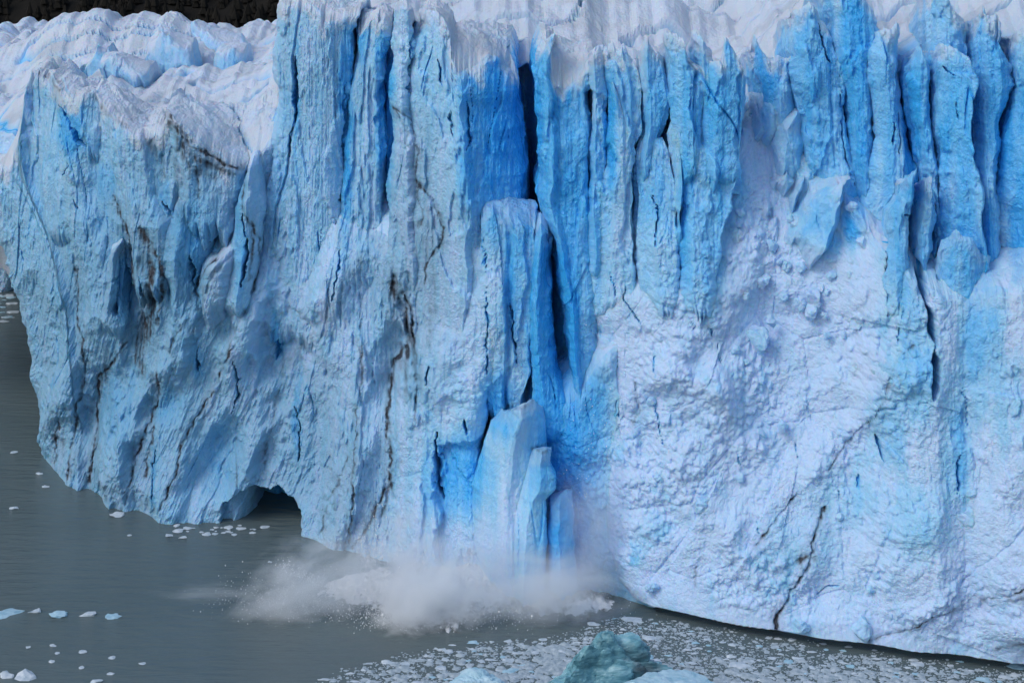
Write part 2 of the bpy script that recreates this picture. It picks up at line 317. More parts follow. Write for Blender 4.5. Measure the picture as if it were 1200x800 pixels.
def make_ice():
    m, nt, ns, ls, b = mat_new('glacier ice')
    at_ = N(ns, 'ShaderNodeAttribute', attribute_name='ice')
    sep = N(ns, 'ShaderNodeSeparateColor'); ls.new(at_.outputs['Color'], sep.inputs[0])
    blue, dirt, top, shade = sep.outputs[0], sep.outputs[1], sep.outputs[2], at_.outputs['Alpha']
    geo = N(ns, 'ShaderNodeNewGeometry')
    mp = N(ns, 'ShaderNodeMapping'); ls.new(geo.outputs['Position'], mp.inputs[0]); mp.inputs['Scale'].default_value = (1, 1, .35)
    n1 = N(ns, 'ShaderNodeTexNoise'); n1.inputs['Scale'].default_value = .45; n1.inputs['Detail'].default_value = 6; n1.inputs['Roughness'].default_value = .62
    ls.new(mp.outputs[0], n1.inputs[0])
    n2 = N(ns, 'ShaderNodeTexNoise'); n2.inputs['Scale'].default_value = 2.6; n2.inputs['Detail'].default_value = 5; n2.inputs['Roughness'].default_value = .65
    ls.new(geo.outputs['Position'], n2.inputs[0])
    bl = math_n(ns, ls, 'MULTIPLY_ADD', math_n(ns, ls, 'SUBTRACT', n1.outputs[0], .5), math_n(ns, ls, 'MULTIPLY_ADD', blue, .9, .38), blue)
    bl = math_n(ns, ls, 'MULTIPLY_ADD', math_n(ns, ls, 'SUBTRACT', n2.outputs[0], .5), .32, bl, True)
    cr = N(ns, 'ShaderNodeValToRGB'); ls.new(bl, cr.inputs[0]); e = cr.color_ramp.elements
    e[0].position = 0; e[0].color = (.52, .70, .97, 1); e[1].position = 1; e[1].color = (.05, .44, .90, 1)
    for p, c in ((.2, (.34, .64, .89, 1)), (.45, (.20, .56, .91, 1)), (.72, (.11, .50, .90, 1))):
        x = e.new(p); x.color = c
    c = mixc(ns, ls, math_n(ns, ls, 'MULTIPLY', shade, .88), cr.outputs[0], (.17, .36, .53), 'MIX')  # cloud shade on the left, mixed into the base colour
    c = mixc(ns, ls, top, c, (.57, .64, .73))
    dn = math_n(ns, ls, 'MULTIPLY', dirt, math_n(ns, ls, 'MULTIPLY_ADD', n2.outputs[0], 1.6, .35), None, True)
    c = mixc(ns, ls, dn, c, (.038, .045, .060))
    ls.new(c, b.inputs['Base Color'])
    ls.new(math_n(ns, ls, 'MULTIPLY_ADD', bl, -.3, .5), b.inputs['Roughness']); b.inputs['Specular IOR Level'].default_value = .4
    ls.new(math_n(ns, ls, 'MULTIPLY_ADD', dn, -.55, .55), b.inputs['Subsurface Weight']); b.inputs['Subsurface Radius'].default_value = (.12, .45, .9); b.inputs['Subsurface Scale'].default_value = .55
    bp = N(ns, 'ShaderNodeBump'); bp.inputs['Strength'].default_value = .6; bp.inputs['Distance'].default_value = .3
    v = N(ns, 'ShaderNodeTexVoronoi'); v.inputs['Scale'].default_value = 2.4; ls.new(mp.outputs[0], v.inputs[0])
    h = math_n(ns, ls, 'MULTIPLY_ADD', v.outputs[0], .4, n2.outputs[0])
    ls.new(h, bp.inputs['Height']); ls.new(bp.outputs[0], b.inputs['Normal'])
    return m
ICE = make_ice()

def make_water():
    m, nt, ns, ls, b = mat_new('glacial lake water')
    b.inputs['Base Color'].default_value = (.085, .105, .11, 1)
    b.inputs['Roughness'].default_value = .16; b.inputs['IOR'].default_value = 1.33
    geo = N(ns, 'ShaderNodeNewGeometry')
    mp = N(ns, 'ShaderNodeMapping'); ls.new(geo.outputs['Position'], mp.inputs[0]); mp.inputs['Scale'].default_value = (.35, 1.3, 1); mp.inputs['Rotation'].default_value = (0, 0, .12)
    n1 = N(ns, 'ShaderNodeTexNoise'); n1.inputs['Scale'].default_value = .6; n1.inputs['Detail'].default_value = 7; n1.inputs['Roughness'].default_value = .6; ls.new(mp.outputs[0], n1.inputs[0])
    n2 = N(ns, 'ShaderNodeTexNoise'); n2.inputs['Scale'].default_value = .06; n2.inputs['Detail'].default_value = 4; ls.new(geo.outputs['Position'], n2.inputs[0])
    ls.new(mixc(ns, ls, n2.outputs[0], (.088, .122, .126), (.128, .166, .168)), b.inputs['Base Color'])
    bp = N(ns, 'ShaderNodeBump'); bp.inputs['Strength'].default_value = .6; bp.inputs['Distance'].default_value = .9
    ls.new(n1.outputs[0], bp.inputs['Height']); ls.new(bp.outputs[0], b.inputs['Normal'])
    return m
WATER = make_water()

def simple(name, c1, c2, scale, rough=.8, bump=.3, dist=.1):
    m, nt, ns, ls, b = mat_new(name)
    tc = N(ns, 'ShaderNodeNewGeometry')
    n = N(ns, 'ShaderNodeTexNoise'); n.inputs['Scale'].default_value = scale; n.inputs['Detail'].default_value = 6; n.inputs['Roughness'].default_value = .65
    ls.new(tc.outputs['Position'], n.inputs[0])
    ramp = N(ns, 'ShaderNodeValToRGB'); ls.new(n.outputs[0], ramp.inputs[0])
    ramp.color_ramp.elements[0].position = .32; ramp.color_ramp.elements[0].color = (*c1, 1)
    ramp.color_ramp.elements[1].position = .68; ramp.color_ramp.elements[1].color = (*c2, 1)
    ls.new(ramp.outputs[0], b.inputs['Base Color']); b.inputs['Roughness'].default_value = rough
    b.inputs['Specular IOR Level'].default_value = .25
    bp = N(ns, 'ShaderNodeBump'); bp.inputs['Strength'].default_value = bump; bp.inputs['Distance'].default_value = dist
    nf = N(ns, 'ShaderNodeTexNoise'); nf.inputs['Scale'].default_value = scale*7; nf.inputs['Detail'].default_value = 5; nf.inputs['Roughness'].default_value = .7
    ls.new(tc.outputs['Position'], nf.inputs[0])
    ls.new(math_n(ns, ls, 'MULTIPLY_ADD', nf.outputs[0], .35, n.outputs[0]), bp.inputs['Height']); ls.new(bp.outputs[0], b.inputs['Normal'])
    return m
FLOE = simple('floating ice', (.34, .44, .52), (.66, .72, .77), 1.1, .5, .5, .15)
BLUEFLOE = simple('pale blue floating ice', (.24, .46, .58), (.50, .68, .78), .9, .4, .5, .15)
def make_teal():
    m, nt, ns, ls, b = mat_new('clear dark teal ice')
    g = N(ns, 'ShaderNodeNewGeometry')
    mp = N(ns, 'ShaderNodeMapping'); ls.new(g.outputs['Position'], mp.inputs[0]); mp.inputs['Rotation'].default_value = (0, .7, .2); mp.inputs['Scale'].default_value = (.35, .6, 1.5)
    n = N(ns, 'ShaderNodeTexNoise'); n.inputs['Scale'].default_value = .55; n.inputs['Detail'].default_value = 7; n.inputs['Roughness'].default_value = .7; ls.new(mp.outputs[0], n.inputs[0])
    n2 = N(ns, 'ShaderNodeTexNoise'); n2.inputs['Scale'].default_value = .22; n2.inputs['Detail'].default_value = 4; ls.new(g.outputs['Position'], n2.inputs[0])
    r = N(ns, 'ShaderNodeValToRGB'); ls.new(n.outputs[0], r.inputs[0]); e = r.color_ramp.elements
    e[0].position = .36; e[0].color = (.05, .17, .22, 1); e[1].position = .66; e[1].color = (.40, .64, .72, 1); x = e.new(.52); x.color = (.17, .40, .48, 1)
    r2 = N(ns, 'ShaderNodeValToRGB'); ls.new(n2.outputs[0], r2.inputs[0]); r2.color_ramp.elements[0].position = .56; r2.color_ramp.elements[1].position = .72
    r3 = N(ns, 'ShaderNodeValToRGB'); ls.new(n.outputs[0], r3.inputs[0]); e = r3.color_ramp.elements
    e[0].position = .4; e[0].color = (.06, .08, .09, 1); e[1].position = .64; e[1].color = (.30, .34, .38, 1)
    ls.new(mixc(ns, ls, r2.outputs[0], r.outputs[0], r3.outputs[0]), b.inputs['Base Color'])
    b.inputs['Roughness'].default_value = .2
    bp = N(ns, 'ShaderNodeBump'); bp.inputs['Strength'].default_value = .8; bp.inputs['Distance'].default_value = .4
    ls.new(n.outputs[0], bp.inputs['Height']); ls.new(bp.outputs[0], b.inputs['Normal'])
    return m
TEAL = make_teal()
SLUSH = simple('brash ice', (.24, .32, .37), (.50, .57, .62), 2.2, .7, .5, .1)
FOREST = simple('dark forest', (.006, .006, .005), (.016, .014, .011), .08, 1, .5, 1)
FOAM = simple('churned foam', (.36, .38, .38), (.82, .83, .83), 1.6, .9, .9, .25)

# ---------------------------------------------------------------- ice tower builder
STEP = 0.125
def tower(name, left, right, top, bottom, off=0.0, lean=.05, z0=0.0, prof=((0, 0), (1, 0)), L=12.0, R=1.6, capslope=.12,
          rough=1.0, tj=.3, ej=.35, zlean=None, hole=None, tint=0.0, captop=1.0, step=STEP, blend=None, seed=0, props=None, mat=None, depth_fn=None, shadek=1.0, footflat=False):
    """A free-standing body of ice. left/right: its two outlines, top: its crest (photo positions on the wall surface
    off + lean*(z - z0) behind the waterline); prof: depth across the width; L: thickness."""
    P = lambda p: place(p[0], p[1], off, lean, z0)
    l = np.array(sorted([P(p) for p in left], key=lambda q: q[2])); r = np.array(sorted([P(p) for p in right], key=lambda q: q[2]))
    t = np.array(sorted([P(p) for p in top], key=lambda q: q[0]))
    zb = bottom if isinstance(bottom, (int, float)) else P(bottom)[2]
    width = max(t[-1, 0]-t[0, 0], r[:, 0].max()-l[:, 0].min()); height = t[:, 2].max()-zb
    nF = max(8, int(width/step)); nR = max(8, int(height/step))
    a = np.linspace(0, 1, nF)
    nS = int(np.clip(L*2.2, 10, 40))
    dl = L*(np.linspace(1, 0, nS, endpoint=False))**1.4
    av = np.concatenate([np.zeros(nS), a, np.ones(nS)]); dS = np.concatenate([dl, np.zeros(nF), dl[::-1]])
    side = np.concatenate([-np.ones(nS), np.zeros(nF), np.ones(nS)])
    xt = t[0, 0] + (t[-1, 0]-t[0, 0])*av
    zt = np.interp(xt, t[:, 0], t[:, 2])
    zt = zt + tj*(1.1*fbm(xt*.7, xt*0 + seed*5.3, 4, 71, .6) + 1.3*(facets(xt/2.4, xt*0 + seed*3.1, 21, 1.6, .9) - .5))
    b = np.linspace(0, 1, nR)[:, None]
    zc0 = zb + (1.6*fbm(xt*.45, xt*0 + seed*1.7, 4, 87) if zb > 0 else 0*xt)
    Z = zc0[None, :] + (zt - zc0)[None, :]*b
    XL = np.interp(Z, l[:, 2], l[:, 0]); XR = np.interp(Z, r[:, 2], r[:, 0])
    XL = XL + ej*1.3*(fbm(Z*.2, Z*0 + seed*2.3 + 1, 4, 73)); XR = XR + ej*1.3*(fbm(Z*.2, Z*0 + seed*4.1 + 9, 4, 75))
    XR = np.maximum(XR, XL + .1)
    X = XL + (XR-XL)*av[None, :]
    pf = np.interp(av, [p[0] for p in prof], [p[1] for p in prof])[None, :]
    Y0 = Yw(X) + off + lean*(Z - z0)
    if depth_fn is not None: Y0 = Y0 + depth_fn(X, Z)
    dist = np.minimum(X - XL, XR - X)
    q = np.clip(1 - dist/R, 0, 1)
    if footflat: pf = pf*sstep(-1, 10, Z)
    Y = Y0 + pf + R*(1 - np.sqrt(np.clip(1 - q*q, 0, 1))) + dS[None, :]
    # crest rounding
    ct = np.clip(1 - (zt[None, :]-Z)/1.2, 0, 1); Y = Y + .7*(1 - np.sqrt(np.clip(1 - ct*ct*.98, 0, 1)))
    if zb > 0: Y = Y + 3.0*sstep(3.5, -.2, Z - zc0[None, :])**1.5
    sc = X + side[None, :]*dS[None, :]*1.0
    PX, PY = pix(X, Y0, Z)
    carve, blue, dirt, crush, shade = fields(PX.astype(f32), PY.astype(f32), sc.astype(f32), Z.astype(f32))
    onside = (dS > .01)[None, :]
    carve = np.where(onside, 0, carve); dirt = np.where(onside, dirt*.4, dirt)
    lw = sstep(470, 330, PX); rw = sstep(700, 800, PX)*sstep(1240, 1060, PX)*crush
    sh = .38*lw*(28 - np.log1p(np.exp(np.clip((28 - Z)/4, -30, 30)))*4) + .0*rw*Z
    rel, gr = relief((sc - sh).astype(f32), Z.astype(f32), crush, rough, np.clip(shade*1.3, 0, 1)*lw)
    rel = rel - np.mean(rel)
    edge = np.where(onside, 1, sstep(0, 1, q*.9)) * np.sign(av[None, :]-.5)
    fade = np.where(onside, np.exp(-dS/6)[None, :], 1)
    if zb < 0: rel = rel*(1 - .92*sstep(5, 1, Z)*np.clip(crush*1.4, 0, 1))
    D = (rel - carve)*fade
    X = X + edge*D*.6; Y = Y - D*(1 - np.abs(edge)*.75)
    if hole is not None: Y = Y + hole(PX + 7*fbm(X*.35, Z*.35, 3, 85), PY + 7*fbm(X*.35, Z*.35, 3, 86), Z)
    topf = sstep(2.3, .0, (zt[None, :]-Z) + 1.9*fbm(sc*.5, Z*.3, 4, 77))*captop*.75
    blue = blue + .30*fbm(sc*1.0, Z*.06, 4, 88)*(.25 + blue)*(1 - np.clip(crush, 0, 1)*.6)
    bl = np.clip(blue + tint*(1 - .6*np.clip(crush*1.3, 0, 1)) + .4*gr, 0, 1)*(1 - .8*topf)
    icef = np.stack([np.clip(bl, 0, 1), dirt, topf, shade*shadek], -1)
    V1 = np.stack([X, Y, Z], -1); nc = V1.shape[1]
    F = [grid_faces(nR, nc)]
    # cap: runs back from the crest of the front columns
    ncap = int(np.clip(L*2.4, 8, 46)); dc = (L*np.linspace(0, 1, ncap+1)**1.4)[1:, None]
    r0 = V1[-1:, nS:nS+nF]
    Xc = np.repeat(r0[..., 0], ncap, 0); Yc = r0[..., 1] + dc
    zcap = capslope(Xc, dc) if callable(capslope) else capslope*dc
    u = 1 - np.exp(-dc/2.0)
    flat = np.mean(r0[..., 2])
    relc = (.9*facets(Xc/5., Yc/6., 23, 1, .6) + .35*facets(Xc/1.7, Yc/2.3, 25, 1, .6) + .25*fbm(Xc*.5, Yc*.5, 4, 79) + .30*facets(Xc/.8, Yc/.8, 26, 1.4, .9) + .10*facets(Xc/.35, Yc/.35, 28, 1.3, .9))
    kn = max(3, min(int(3.5/step), nF//2)); pad = lambda q: np.convolve(np.pad(q, (kn, kn), 'edge'), np.ones(2*kn+1)/(2*kn+1), 'valid')
    zs, ys_ = pad(r0[0, :, 2]), pad(r0[0, :, 1]); us = 1 - np.exp(-dc/1.2)
    Yc = Yc + (ys_ - r0[0, :, 1])[None]*us
    Zc = r0[..., 2] + (zs - r0[0, :, 2])[None]*us + zcap + u*relc*rough - .35*sstep(L*.55, L, dc)*L*.5
    # the flanks follow the edge of the cap, and the cap is sewn to them
    for cols, e, o_ in ((np.arange(nS), 0, nS), (np.arange(nS+nF, nS+nF+nS), -1, nS+nF-1)):
        dd_ = dS[cols]; od = np.argsort(dd_)
        ze = np.interp(dd_, np.concatenate([[0], dc[:, 0]]), np.concatenate([r0[0, e:e+1 or None, 2][:1], Zc[:, e]]))
        Z[:, cols] = zc0[cols][None] + (ze - zc0[cols])[None]*b
        Xc[:, e] = np.interp(dc[:, 0], dd_[od], X[-1, cols][od]); Yc[:, e] = np.interp(dc[:, 0], dd_[od], Y[-1, cols][od])
    V1 = np.stack([X, Y, Z], -1)
    Zc[-1] -= L*.8
    V2 = np.stack([Xc, Yc, Zc], -1)
    ic2 = np.zeros((ncap, nF, 4), f32); ic2[..., 2] = captop*np.clip(.93 + .3*fbm(Xc*.3, Yc*.3, 3, 81), .4, 1)
    pxc, pyc = pix(Xc, Yc, Zc); cvc, blc, dic, _, shadec = fields(pxc.astype(f32), pyc.astype(f32), Xc.astype(f32), Yc.astype(f32))
    ic2[..., 1] = np.clip(dic + .15*sstep(.15, .7, fbm(Xc*.25, Yc*.12, 4, 83)), 0, 1); ic2[..., 0] = blc; ic2[..., 2] *= 1 - .9*np.clip(cvc, 0, 1); Zc = Zc - 1.2*cvc*u; V2[..., 2] = Zc
    n1 = V1.shape[0]*nc
    F.append(grid_faces(ncap, nF, n1))
    last = (nR-1)*nc + nS + np.arange(nF-1)
    F.append(np.stack([last, last+1, n1 + np.arange(1, nF), n1 + np.arange(nF-1)], -1))
    # closing back sheet
    V = np.concatenate([V1.reshape(-1, 3), V2.reshape(-1, 3)])
    I = np.concatenate([icef.reshape(-1, 4), ic2.reshape(-1, 4)])
    me = np_mesh(name, V, np.concatenate(F), False, I)
    return link(name, me, mat or ICE, **(props or {}))

def chunk_mesh(name, seed, flat=.45, sub=3, jag=.35):
    bm = bmesh.new(); bmesh.ops.create_icosphere(bm, subdivisions=sub, radius=1)
    V = np.array([v.co[:] for v in bm.verts])
    rn = np.random.RandomState(seed)
    for _ in range(9):                      # flat fracture planes
        d = rn.normal(size=3); d /= np.linalg.norm(d); c = rn.uniform(.45, .85)
        p = V @ d; V = V - np.clip(p-c, 0, None)[:, None]*d
    n = fbm(V[:, 0]*1.7 + seed, V[:, 1]*1.7 + V[:, 2]*1.3, 3, seed % 40)
    V = V*(1 + jag*n[:, None]); V[:, 2] *= flat
    F = np.array([[v.index for v in f.verts] for f in bm.faces]); bm.free()
    return np_mesh(name, V, F, False)
ICEG = 'towers of the glacier front'
def T(name, label, cat, *a, group=ICEG, **k):
    return tower(name, *a, props={'label': label, 'category': cat, 'group': group}, **k)

exec_parts = True
# ---------------------------------------------------------------- the body of the glacier: core wall behind the towers, and its upper surface
def zplateau(x):
    return np.interp(x, [-110, -75, -40, -33, -29, -22, 0, 12, 30, 38, 60, 100], [45.4, 45.4, 45.2, 47.2, 56, 61.5, 60.0, 57.5, 57.5, 64, 65.5, 66])
def build_glacier():
    xs = np.arange(-120, 100.1, .3); ny = 330
    yb = np.interp(xs, _w[:, 0], _w[:, 1])
    back = np.interp(xs, [-120, -60, -34, -28, 10, 34, 100], [11, 10, 14, 15, 17, 24, 16])
    back = back + 15*np.exp(-((xs-1.6)/2.0)**2)
    # rows: up the core wall, then over the top
    zc = np.linspace(-1, 1, 150)
    k = np.arange(1, ny); dd = 200*(k/(ny-1.))**1.7
    X1 = np.repeat(xs[None], 150, 0); frac = (zc + 1)/2
    zt = zplateau(xs) - 3.0 - 1.5*np.clip(fbm(xs*.2, xs*0, 3, 91), -1, 1)
    Z1 = np.maximum(frac[:, None]*zt[None], np.where(xs < -64, 36., 0)[None])
    rel, gr = relief(X1.astype(f32), Z1.astype(f32), np.zeros_like(X1, f32), 1.0)
    Y1 = yb[None] + back[None] - rel + .6
    X2 = np.repeat(xs[None], ny-1, 0); ysm = np.convolve(np.pad(Y1[-1], 20, 'edge'), np.ones(41)/41, 'valid'); Y2 = ysm[None] + (Y1[-1] - ysm)[None]*np.exp(-dd[:, None]/1.5) + dd[:, None]
    sm = sstep(0, 14, dd)[:, None]
    body = facets((X2 + 3*fbm(X2*.06, Y2*.06, 2, 93))/17., Y2/11., 27, 1.3, .7)*np.interp(X2, [-32, -24], [4.6, 5.8]) + facets(X2/6.0, Y2/4.6, 29, 1.4, .6)*1.3 + facets(X2/2.0, Y2/1.8, 31, 1, .7)*.14 + .22*fbm(X2*.35, Y2*.35, 4, 95)
    cv = perlin(X2*.05 + .6*fbm(X2*.05, Y2*.05, 2, 96), Y2*.16, 97); crev = np.exp(-(cv/.055)**2)*np.interp(X2, [-32, -24], [1.4, 3.0])
    dist_fall = np.where(X2 < -28, -.0012*np.clip(Y2-315, 0, 400)**2*.6, 0)
    rise = np.where(X2 < -28, .10*np.minimum(dd, 50)[:, None], .035*dd[:, None])
    Z2 = zt[None] + 2.5 + sm*(body - 2.2 + rise + dist_fall) - crev*sm - (1-sm)*2.5
    Z2 = np.maximum(Z2, 5)
    V = np.concatenate([np.stack([X1, Y1, Z1], -1), np.stack([X2, Y2, Z2], -1)])
    I = np.zeros(V.shape[:2] + (4,), f32)
    I[:150, :, 0] = np.clip(np.interp(X1, [-40, -28], [.3, .85]) + .3*fbm(X1*.2, Z1*.1, 2, 98), 0, 1)*np.clip((zt[None]-Z1)/4, 0, 1)
    n = 150
    I[n:, :, 2] = np.clip(sstep(0, 5, dd)[:, None]*(.92 + .2*fbm(X2*.2, Y2*.2, 3, 99)) - .9*np.exp(-(cv/.06)**2), 0, 1)
    I[n:, :, 0] = np.clip(.55*np.exp(-(cv/.06)**2) + .4*(1-sm), 0, 1)
    I[n:, :, 1] = .16*sstep(.1, .7, fbm(X2*.12, Y2*.3, 4, 101))
    me = np_mesh('glacier', V.reshape(-1, 3), grid_faces(V.shape[0], V.shape[1]), False, I.reshape(-1, 4))
    link('glacier', me, ICE, kind='structure', label='blue core and white crevassed upper surface of the glacier behind the front towers')
build_glacier()

# ---------------------------------------------------------------- lower front and rubble slope
def cave(px, py, z):
    w = ((px-303)/50.)**2 + ((py-617)/43.)**2
    return 18*sstep(1.08, .72, w)
def undercut(px, py, z):
    return 3.2*sstep(1.0, .6, z + .06*np.sin(px*.06))
def scar(px, py, z):
    return 1.7*sstep(1, .78, np.maximum(np.abs((px-540)/32.), np.where(py < 585, np.abs((py-585)/70.), 0))) + 2*sstep(1, .7, ((px-588)/20.)**2 + ((py-470)/40.)**2)
HOLLOWS = [(112, 480, 24, 46, 2.6), (160, 345, 22, 60, 2.2), (225, 285, 22, 55, 2.0), (190, 470, 16, 26, 1.6), (75, 400, 18, 60, 1.2), (250, 545, 26, 45, 2.0), (340, 410, 28, 34, 2.6), (370, 470, 30, 40, 1.6), (322, 500, 16, 60, 1.8), (460, 420, 18, 60, 1.8),
           (410, 560, 18, 60, -1.5), (290, 380, 16, 60, -2.0), (145, 520, 12, 60, -1.4), (210, 400, 14, 70, -1.6), (60, 480, 12, 60, -1.2), (395, 330, 26, 40, -1.4), (500, 450, 26, 80, -.8), (520, 360, 30, 40, .8)]
def hollows(px, py):
    r = 0
    for cx, cy, rx, ry, a in HOLLOWS: 
        u = (px - cx + .30*(py - cy))/rx; r = r + 1.5*a*np.exp(-(u*u)**1.5*.8 - (((py-cy)/ry)**2)**1.5*.8)
    return r
T('ice_headland', 'grey blue ice headland at the left end streaked with dark vertical dirt', 'ice cliff',
  [(-70, 190), (-15, 260), (0, 305), (12, 345), (22, 400), (30, 450), (35, 500), (39, 545)], [(322, 160), (300, 300), (290, 640)],
  [(-70, 188), (0, 195), (9, 197), (17, 195), (20, 176), (26, 164), (28, 120), (29, 100), (33, 86), (38, 81), (50, 84), (62, 89), (70, 96), (78, 112), (92, 116), (102, 110), (107, 108), (118, 122), (140, 146), (160, 158), (178, 162), (190, 155), (197, 131), (215, 147), (240, 172), (262, 187), (282, 201), (300, 185), (322, 160)],
  -2, off=0, lean=.10, prof=((0, 3), (.2, 0), (.27, -.5), (.30, 1.2), (.36, .3), (.42, -1.0), (.50, -.6), (.54, 1.5), (.60, 1.0), (.66, -.8), (.78, 1.2), (.86, 2.4), (1, 4)), L=22, R=2.5, capslope=lambda x, d: np.interp(x, [-75, -60, -52, -46, -42, -38, -34, -31, -29], [0, -.5, .5, 1, .5, 3.5, 6.5, 6.5, 4])*(1 - np.exp(-d/7)), hole=lambda px, py, z: hollows(px, py), tint=.16, seed=1, tj=.3)
T('ice_buttress', 'flared lower ice buttress with black dirt veins and a small cave at the water', 'ice cliff',
  [(330, 235), (318, 235), (300, 262), (278, 300), (250, 345), (215, 430), (196, 520), (187, 608)], [(596, 330), (594, 420), (566, 510), (566, 590), (590, 700)],
  [(330, 255), (380, 250), (420, 262), (470, 280), (520, 285), (560, 290), (594, 300)], -2, off=-.4, lean=.2, prof=((0, 1.5), (.1, 0), (.3, .5), (.36, -1), (.5, 0), (.62, -.8), (.68, .6), (.8, 0), (1, .5)), L=16, R=2.2, capslope=.3,
  hole=lambda px, py, z: cave(px, py, z) + scar(px, py, z) + hollows(px, py), tint=.12, seed=2, captop=.15)
T('ice_rubble_slope', 'pale slope of crushed ice sweeping down to the water on the right', 'ice slope',
  [(697, 290), (700, 400), (700, 480), (701, 560), (704, 620), (712, 655), (726, 690), (745, 720)], [(1290, 330), (1290, 800)],
  [(697, 292), (705, 320), (740, 345), (790, 335), (830, 280), (858, 215), (880, 160), (930, 180), (980, 210), (1010, 245), (1040, 300), (1100, 345), (1180, 330), (1290, 320)],
  -2, off=0, lean=.20, depth_fn=lambda x, z: .11*np.clip(z, 0, 70)*np.interp(x, [8, 22, 28, 36, 42], [-.2, .2, 1, 1, 0]), prof=((0, 1.5), (.06, 0), (.2, -.6), (.36, .2), (.48, .5), (.55, -.3), (.62, -2.2), (.68, -2.6), (.74, -1.0), (.8, -2.5), (1, -5)), L=14, R=3, capslope=.3, hole=undercut, footflat=True, tint=.02, captop=.3, seed=3, rough=.9)

HD = [
 ('smooth grey blue fin with a dusty brown tip, leftmost on the headland', [(38, 81), (30, 100), (28, 130), (34, 190), (44, 260)], [(62, 96), (72, 124), (84, 160), (100, 200), (104, 260)], [(29, 100), (33, 86), (38, 81), (45, 84), (56, 92), (64, 100), (74, 128)], (70, 300), -1.0, ((0, 2.5), (.25, -.3), (.5, -.8), (.75, .2), (1, 3)), .2),
 ('slanting blade of ice beside a bright blue hollow on the headland', [(70, 94), (76, 112), (86, 140), (98, 168)], [(104, 116), (112, 138), (118, 150), (116, 175)], [(68, 98), (71, 93), (80, 104), (92, 114), (104, 126), (116, 146)], (104, 200), -.6, ((0, 1.6), (.35, -.5), (1, 1.5)), .14),
 ('pale buttress with a grubby broken right edge above the dark streaks', [(103, 110), (112, 138), (122, 160), (126, 200), (138, 234), (146, 290)], [(176, 160), (184, 190), (184, 230), (196, 262), (196, 320)], [(102, 112), (107, 108), (118, 122), (130, 136), (142, 147), (152, 155), (164, 158), (178, 162)], (165, 360), -1.6, ((0, 2.2), (.12, .2), (.3, -.8), (.8, 0), (1, 2.2)), .15),
 ('pyramid of ice streaked with brown dirt on the headland crest', [(197, 131), (199, 160), (204, 190), (210, 222)], [(282, 201), (276, 230), (270, 258)], [(196, 134), (198, 130), (206, 140), (220, 152), (240, 172), (262, 187), (283, 203)], (240, 290), -2.0, ((0, 1.4), (.2, -.6), (.5, -.6), (.8, .6), (1, 2.2)), .1),
 ('thumb-shaped pillar with a dark blue hollow beside it', [(135, 284), (127, 300), (122, 340), (117, 380)], [(143, 284), (144, 310), (142, 350), (141, 390)], [(126, 300), (131, 288), (137, 283), (144, 288)], (128, 410), -1.2, ((0, 1), (.4, -.6), (1, 1.6)), .12),
 ('pale blue column under the dirty pyramid', [(222, 216), (206, 236), (197, 270), (193, 320), (194, 370)], [(240, 216), (246, 260), (240, 300), (228, 350)], [(205, 238), (215, 226), (228, 218), (241, 216)], (215, 400), -1.4, ((0, 1), (.3, -.5), (.6, .3), (1, 2.5)), .25),
 ('muddy arched boulder of ice wedged under the pale blue column', [(252, 298), (232, 318), (226, 345), (229, 372)], [(272, 296), (268, 330), (256, 366)], [(228, 330), (240, 308), (252, 299), (262, 296), (273, 300)], (245, 385), -2.2, ((0, 1), (.4, -.8), (1, 1)), .05),
 ('narrow upright rib of ice left of the tall pale tower', [(288, 196), (276, 230), (272, 270), (268, 310), (262, 350)], [(300, 196), (304, 240), (303, 290), (296, 340)], [(278, 206), (288, 194), (300, 196)], (284, 380), -2.0, ((0, 1), (.5, -.6), (1, 1.5)), .15),
]
for i, (lab, l, r, t, bt, off, pr, ti) in enumerate(HD):
    T('ice_buttress', lab, 'ice buttress', l, r, t, bt, off=off, lean=.11, z0=0, prof=pr, tint=ti, seed=110+i, L=10 if i < 4 else 5, R=1.0, tj=.2, ej=.25, captop=.9 if i < 4 else .3, capslope=.12 if i != 3 else .3)

# ---------------------------------------------------------------- the towers, left to right
def TW(label, left, right, top, bottom, off, **k):
    k.setdefault('lean', .04); k.setdefault('z0', 30)
    nm = k.pop('nm', 'ice_tower'); cat = k.pop('cat', 'ice tower')
    return T(nm, label, cat, left, right, top, bottom, off=off, **k)
TW('tall pale tower with an upright outer edge, leftmost of the high towers', [(322, 9), (318, 45), (316, 84), (321, 129), (318, 162), (309, 195), (300, 228), (285, 290)], [(423, 20), (414, 42), (411, 78), (408, 99), (399, 168), (397, 210), (394, 300), (394, 400)],
   [(322, 10), (330, 8), (348, 5), (368, 6), (378, 12), (383, 24), (397, 27), (412, 22), (424, 20)], (350, 420), 5.6, prof=((0, 2.5), (.1, .4), (.28, 0), (.3, .8), (.34, -.2), (.7, 0), (1, 1.2)), tint=.17, seed=4, L=16)
TW('slim round-topped tower between two blue grooves', [(429, 20), (415, 45), (412, 78), (409, 99), (400, 168), (398, 210), (396, 300)], [(455, 28), (452, 60), (446, 75), (446, 180), (444, 260), (440, 400)],
   [(415, 40), (422, 26), (429, 20), (436, 24), (440, 30), (446, 26), (452, 27), (456, 36)], (420, 420), 6.2, prof=((0, 1), (.2, 0), (.7, -.3), (1, 1)), tint=.2, seed=5, L=10, R=1.0)
